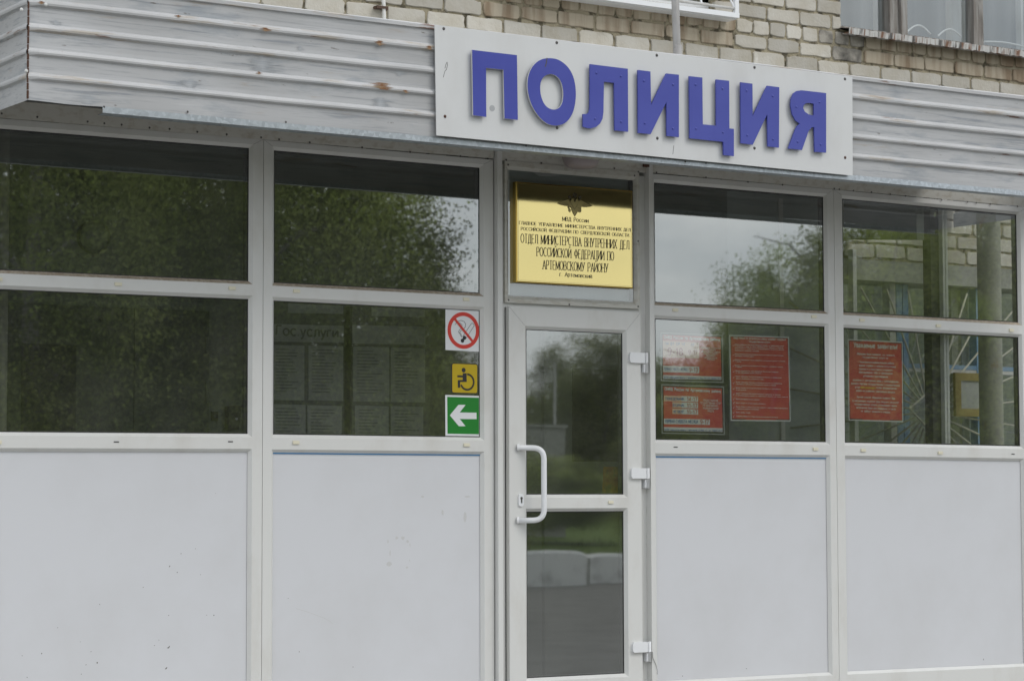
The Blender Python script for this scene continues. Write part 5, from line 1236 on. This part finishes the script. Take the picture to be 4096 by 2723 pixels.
gb = 'birches across the yard mirrored in the glass'; gw_ = 'young trees across the yard mirrored in the glass'
for px, V, h, r, kd in ((120, 17, 10.5, 2.5, 0), (600, 19, 11.5, 2.5, 0), (1000, 17.5, 11, 2.4, 0), (1300, 20, 10.5, 2.0, 0), (-300, 20, 11, 2.6, 0), (800, 25, 12, 2.6, 0)):
    x, y, _ = mirror(px, 1400, V); tree('birch_tree', x, y, .0, h, r, kd, 'tall dense birch mirrored in the two left windows', gb, .06)
for px, py, V, r, kd in ((1690, 985, 33, 1.25, 2), (1800, 1130, 36, 1.3, 2), (3080, 930, 30, 1.9, 1), (3290, 870, 33, 2.2, 2), (2960, 1180, 31, 1.2, 1), (2720, 1420, 33, 1.5, 2), (2840, 1330, 35, 1.3, 1), (2640, 1560, 30, 1.2, 1), (3480, 760, 30, 2.7, 1), (3740, 700, 32, 3.0, 2), (4020, 720, 30, 3.0, 1), (3620, 800, 26, 2.4, 1), (3900, 760, 27, 2.5, 2), (2230, 1360, 62, 1.7, 2), (2430, 1290, 60, 2.9, 2), (2330, 1440, 66, 2.6, 1), (2120, 1640, 64, 1.8, 2), (2540, 1350, 62, 2.6, 1), (2150, 1795, 40, 1.5, 1), (2270, 1810, 41, 1.5, 1)):
    x, y, z = mirror(px, py, V); bz = .9 if V > 39 else .3; tree('young_tree', x, y, bz, z-bz, r, kd, 'loose young tree mirrored in the panes right of the birches', gw_, .06 if V > 50 else .0 if V > 39 else .03)
for px, py, V, r in ((160, 1150, 27, 2.3), (640, 1200, 28, 2.3), (1060, 1120, 26, 2.2), (1440, 1260, 27, 1.9), (1780, 1390, 30, 1.9)):  # bushy row added to close the bright low sky gaps in the left panes
    x, y, z = mirror(px, py, V); tree('screen_tree', x, y, .0, z, r, 1, 'low bushy tree added behind the birch trunks mirrored in the left panes', 'bushy trees added behind the mirrored birches', .0)
# distant wood: one far mass
rg = np.random.default_rng(9)
b = MB()
for k in range(14000):
    x = rg.uniform(10, 190); y = -92-rg.uniform(0, 8); top = 5.4+1.3*math.sin(x*.21)+.9*math.sin(x*.53+1)
    z = .3+rg.random()**.8*top; s_ = rg.uniform(.2, .42); a = rg.uniform(0, 6.28); e_ = rg.uniform(-.7, .7)
    dx, dy, dzv = math.cos(a)*s_, math.sin(a)*s_, e_*s_
    b.tint = float(rg.random()); b.add([(x-dx, y-dy, z-dzv), (x, y, z-s_*.7), (x+dx, y+dy, z+dzv), (x, y, z+s_*.7)], [(0, 1, 2, 3)])
b.build('distant_wood', M['leaf'], label='far line of green trees mirrored low in the door glass', cat='wood', kind='stuff')
# whitewashed concrete blocks at the edge of the asphalt
def block(pxa, pxb, pyt, pyb, label):
    pm = (pxa+pxb)/2
    d = (pm-2048)/F*CR-(pyb-1361.5)/F*CU+_f; V = CAM_Z/(-d.z)*d.y+CAM_Y
    x0, _ = U(pxa, pyb, V); x1, _ = U(pxb, pyb, V); zt = U(pm, pyt, V)[1]
    b_ = MB(); n_ = 10; vs = []; fs = []
    ring = [(0, 0), (.0, zt*.9), (.05, zt), (.45, zt*1.01), (.5, zt*.92), (.5, 0)]
    k = len(ring)
    for i in range(n_+1):
        t_ = i/n_; e_ = 1-.12*(abs(t_*2-1)**8)
        for yy, zz in ring: vs.append((x0+(x1-x0)*t_+random.uniform(-.01, .01), -V-.25+(yy-.25)*e_*1.0+.25-.25+random.uniform(-.008, .008), zz*e_+random.uniform(-.006, .006)*(zz > 0)))
    for i in range(n_):
        for j in range(k-1): fs.append((i*k+j, i*k+j+1, (i+1)*k+j+1, (i+1)*k+j))
    fs += [tuple(range(k))[::-1], tuple(range(n_*k, n_*k+k))]
    b_.add(vs, fs); b_.build('concrete_block', M['whitewash'], label=label, cat='concrete block', group='whitewashed blocks along the asphalt edge')
block(1990, 2352, 2203, 2343, 'longer whitewashed block mirrored at the left of the lower door pane')
block(2364, 2600, 2215, 2330, 'whitewashed block at the right of the lower door pane, weeds at its foot')
x, y, z = mirror(2218, 1455, 46); b = MB(); b.tube([(x, y, .0), (x, y, z)], [.045, .035], 12); b.tube([(x, y, z), (x-.25, y, z+.10), (x-.5, y, z+.12)], .025, 8); b.build('street_lamp', M['concrete'], label='pale street lamp post across the yard mirrored in the door', cat='street lamp')
x0, y0, z1 = mirror(2108, 1706, 44); x1, _, _ = mirror(2262, 1706, 44)
b = MB(); b.box(x0, x1, y0-.2, y0, .0, z1); b.box(x0-.05, x1+.05, y0-.25, y0+.05, z1, z1+.08); b.build('concrete_wall', M['concrete'], label='low grey concrete wall across the yard mirrored in the door', cat='wall')
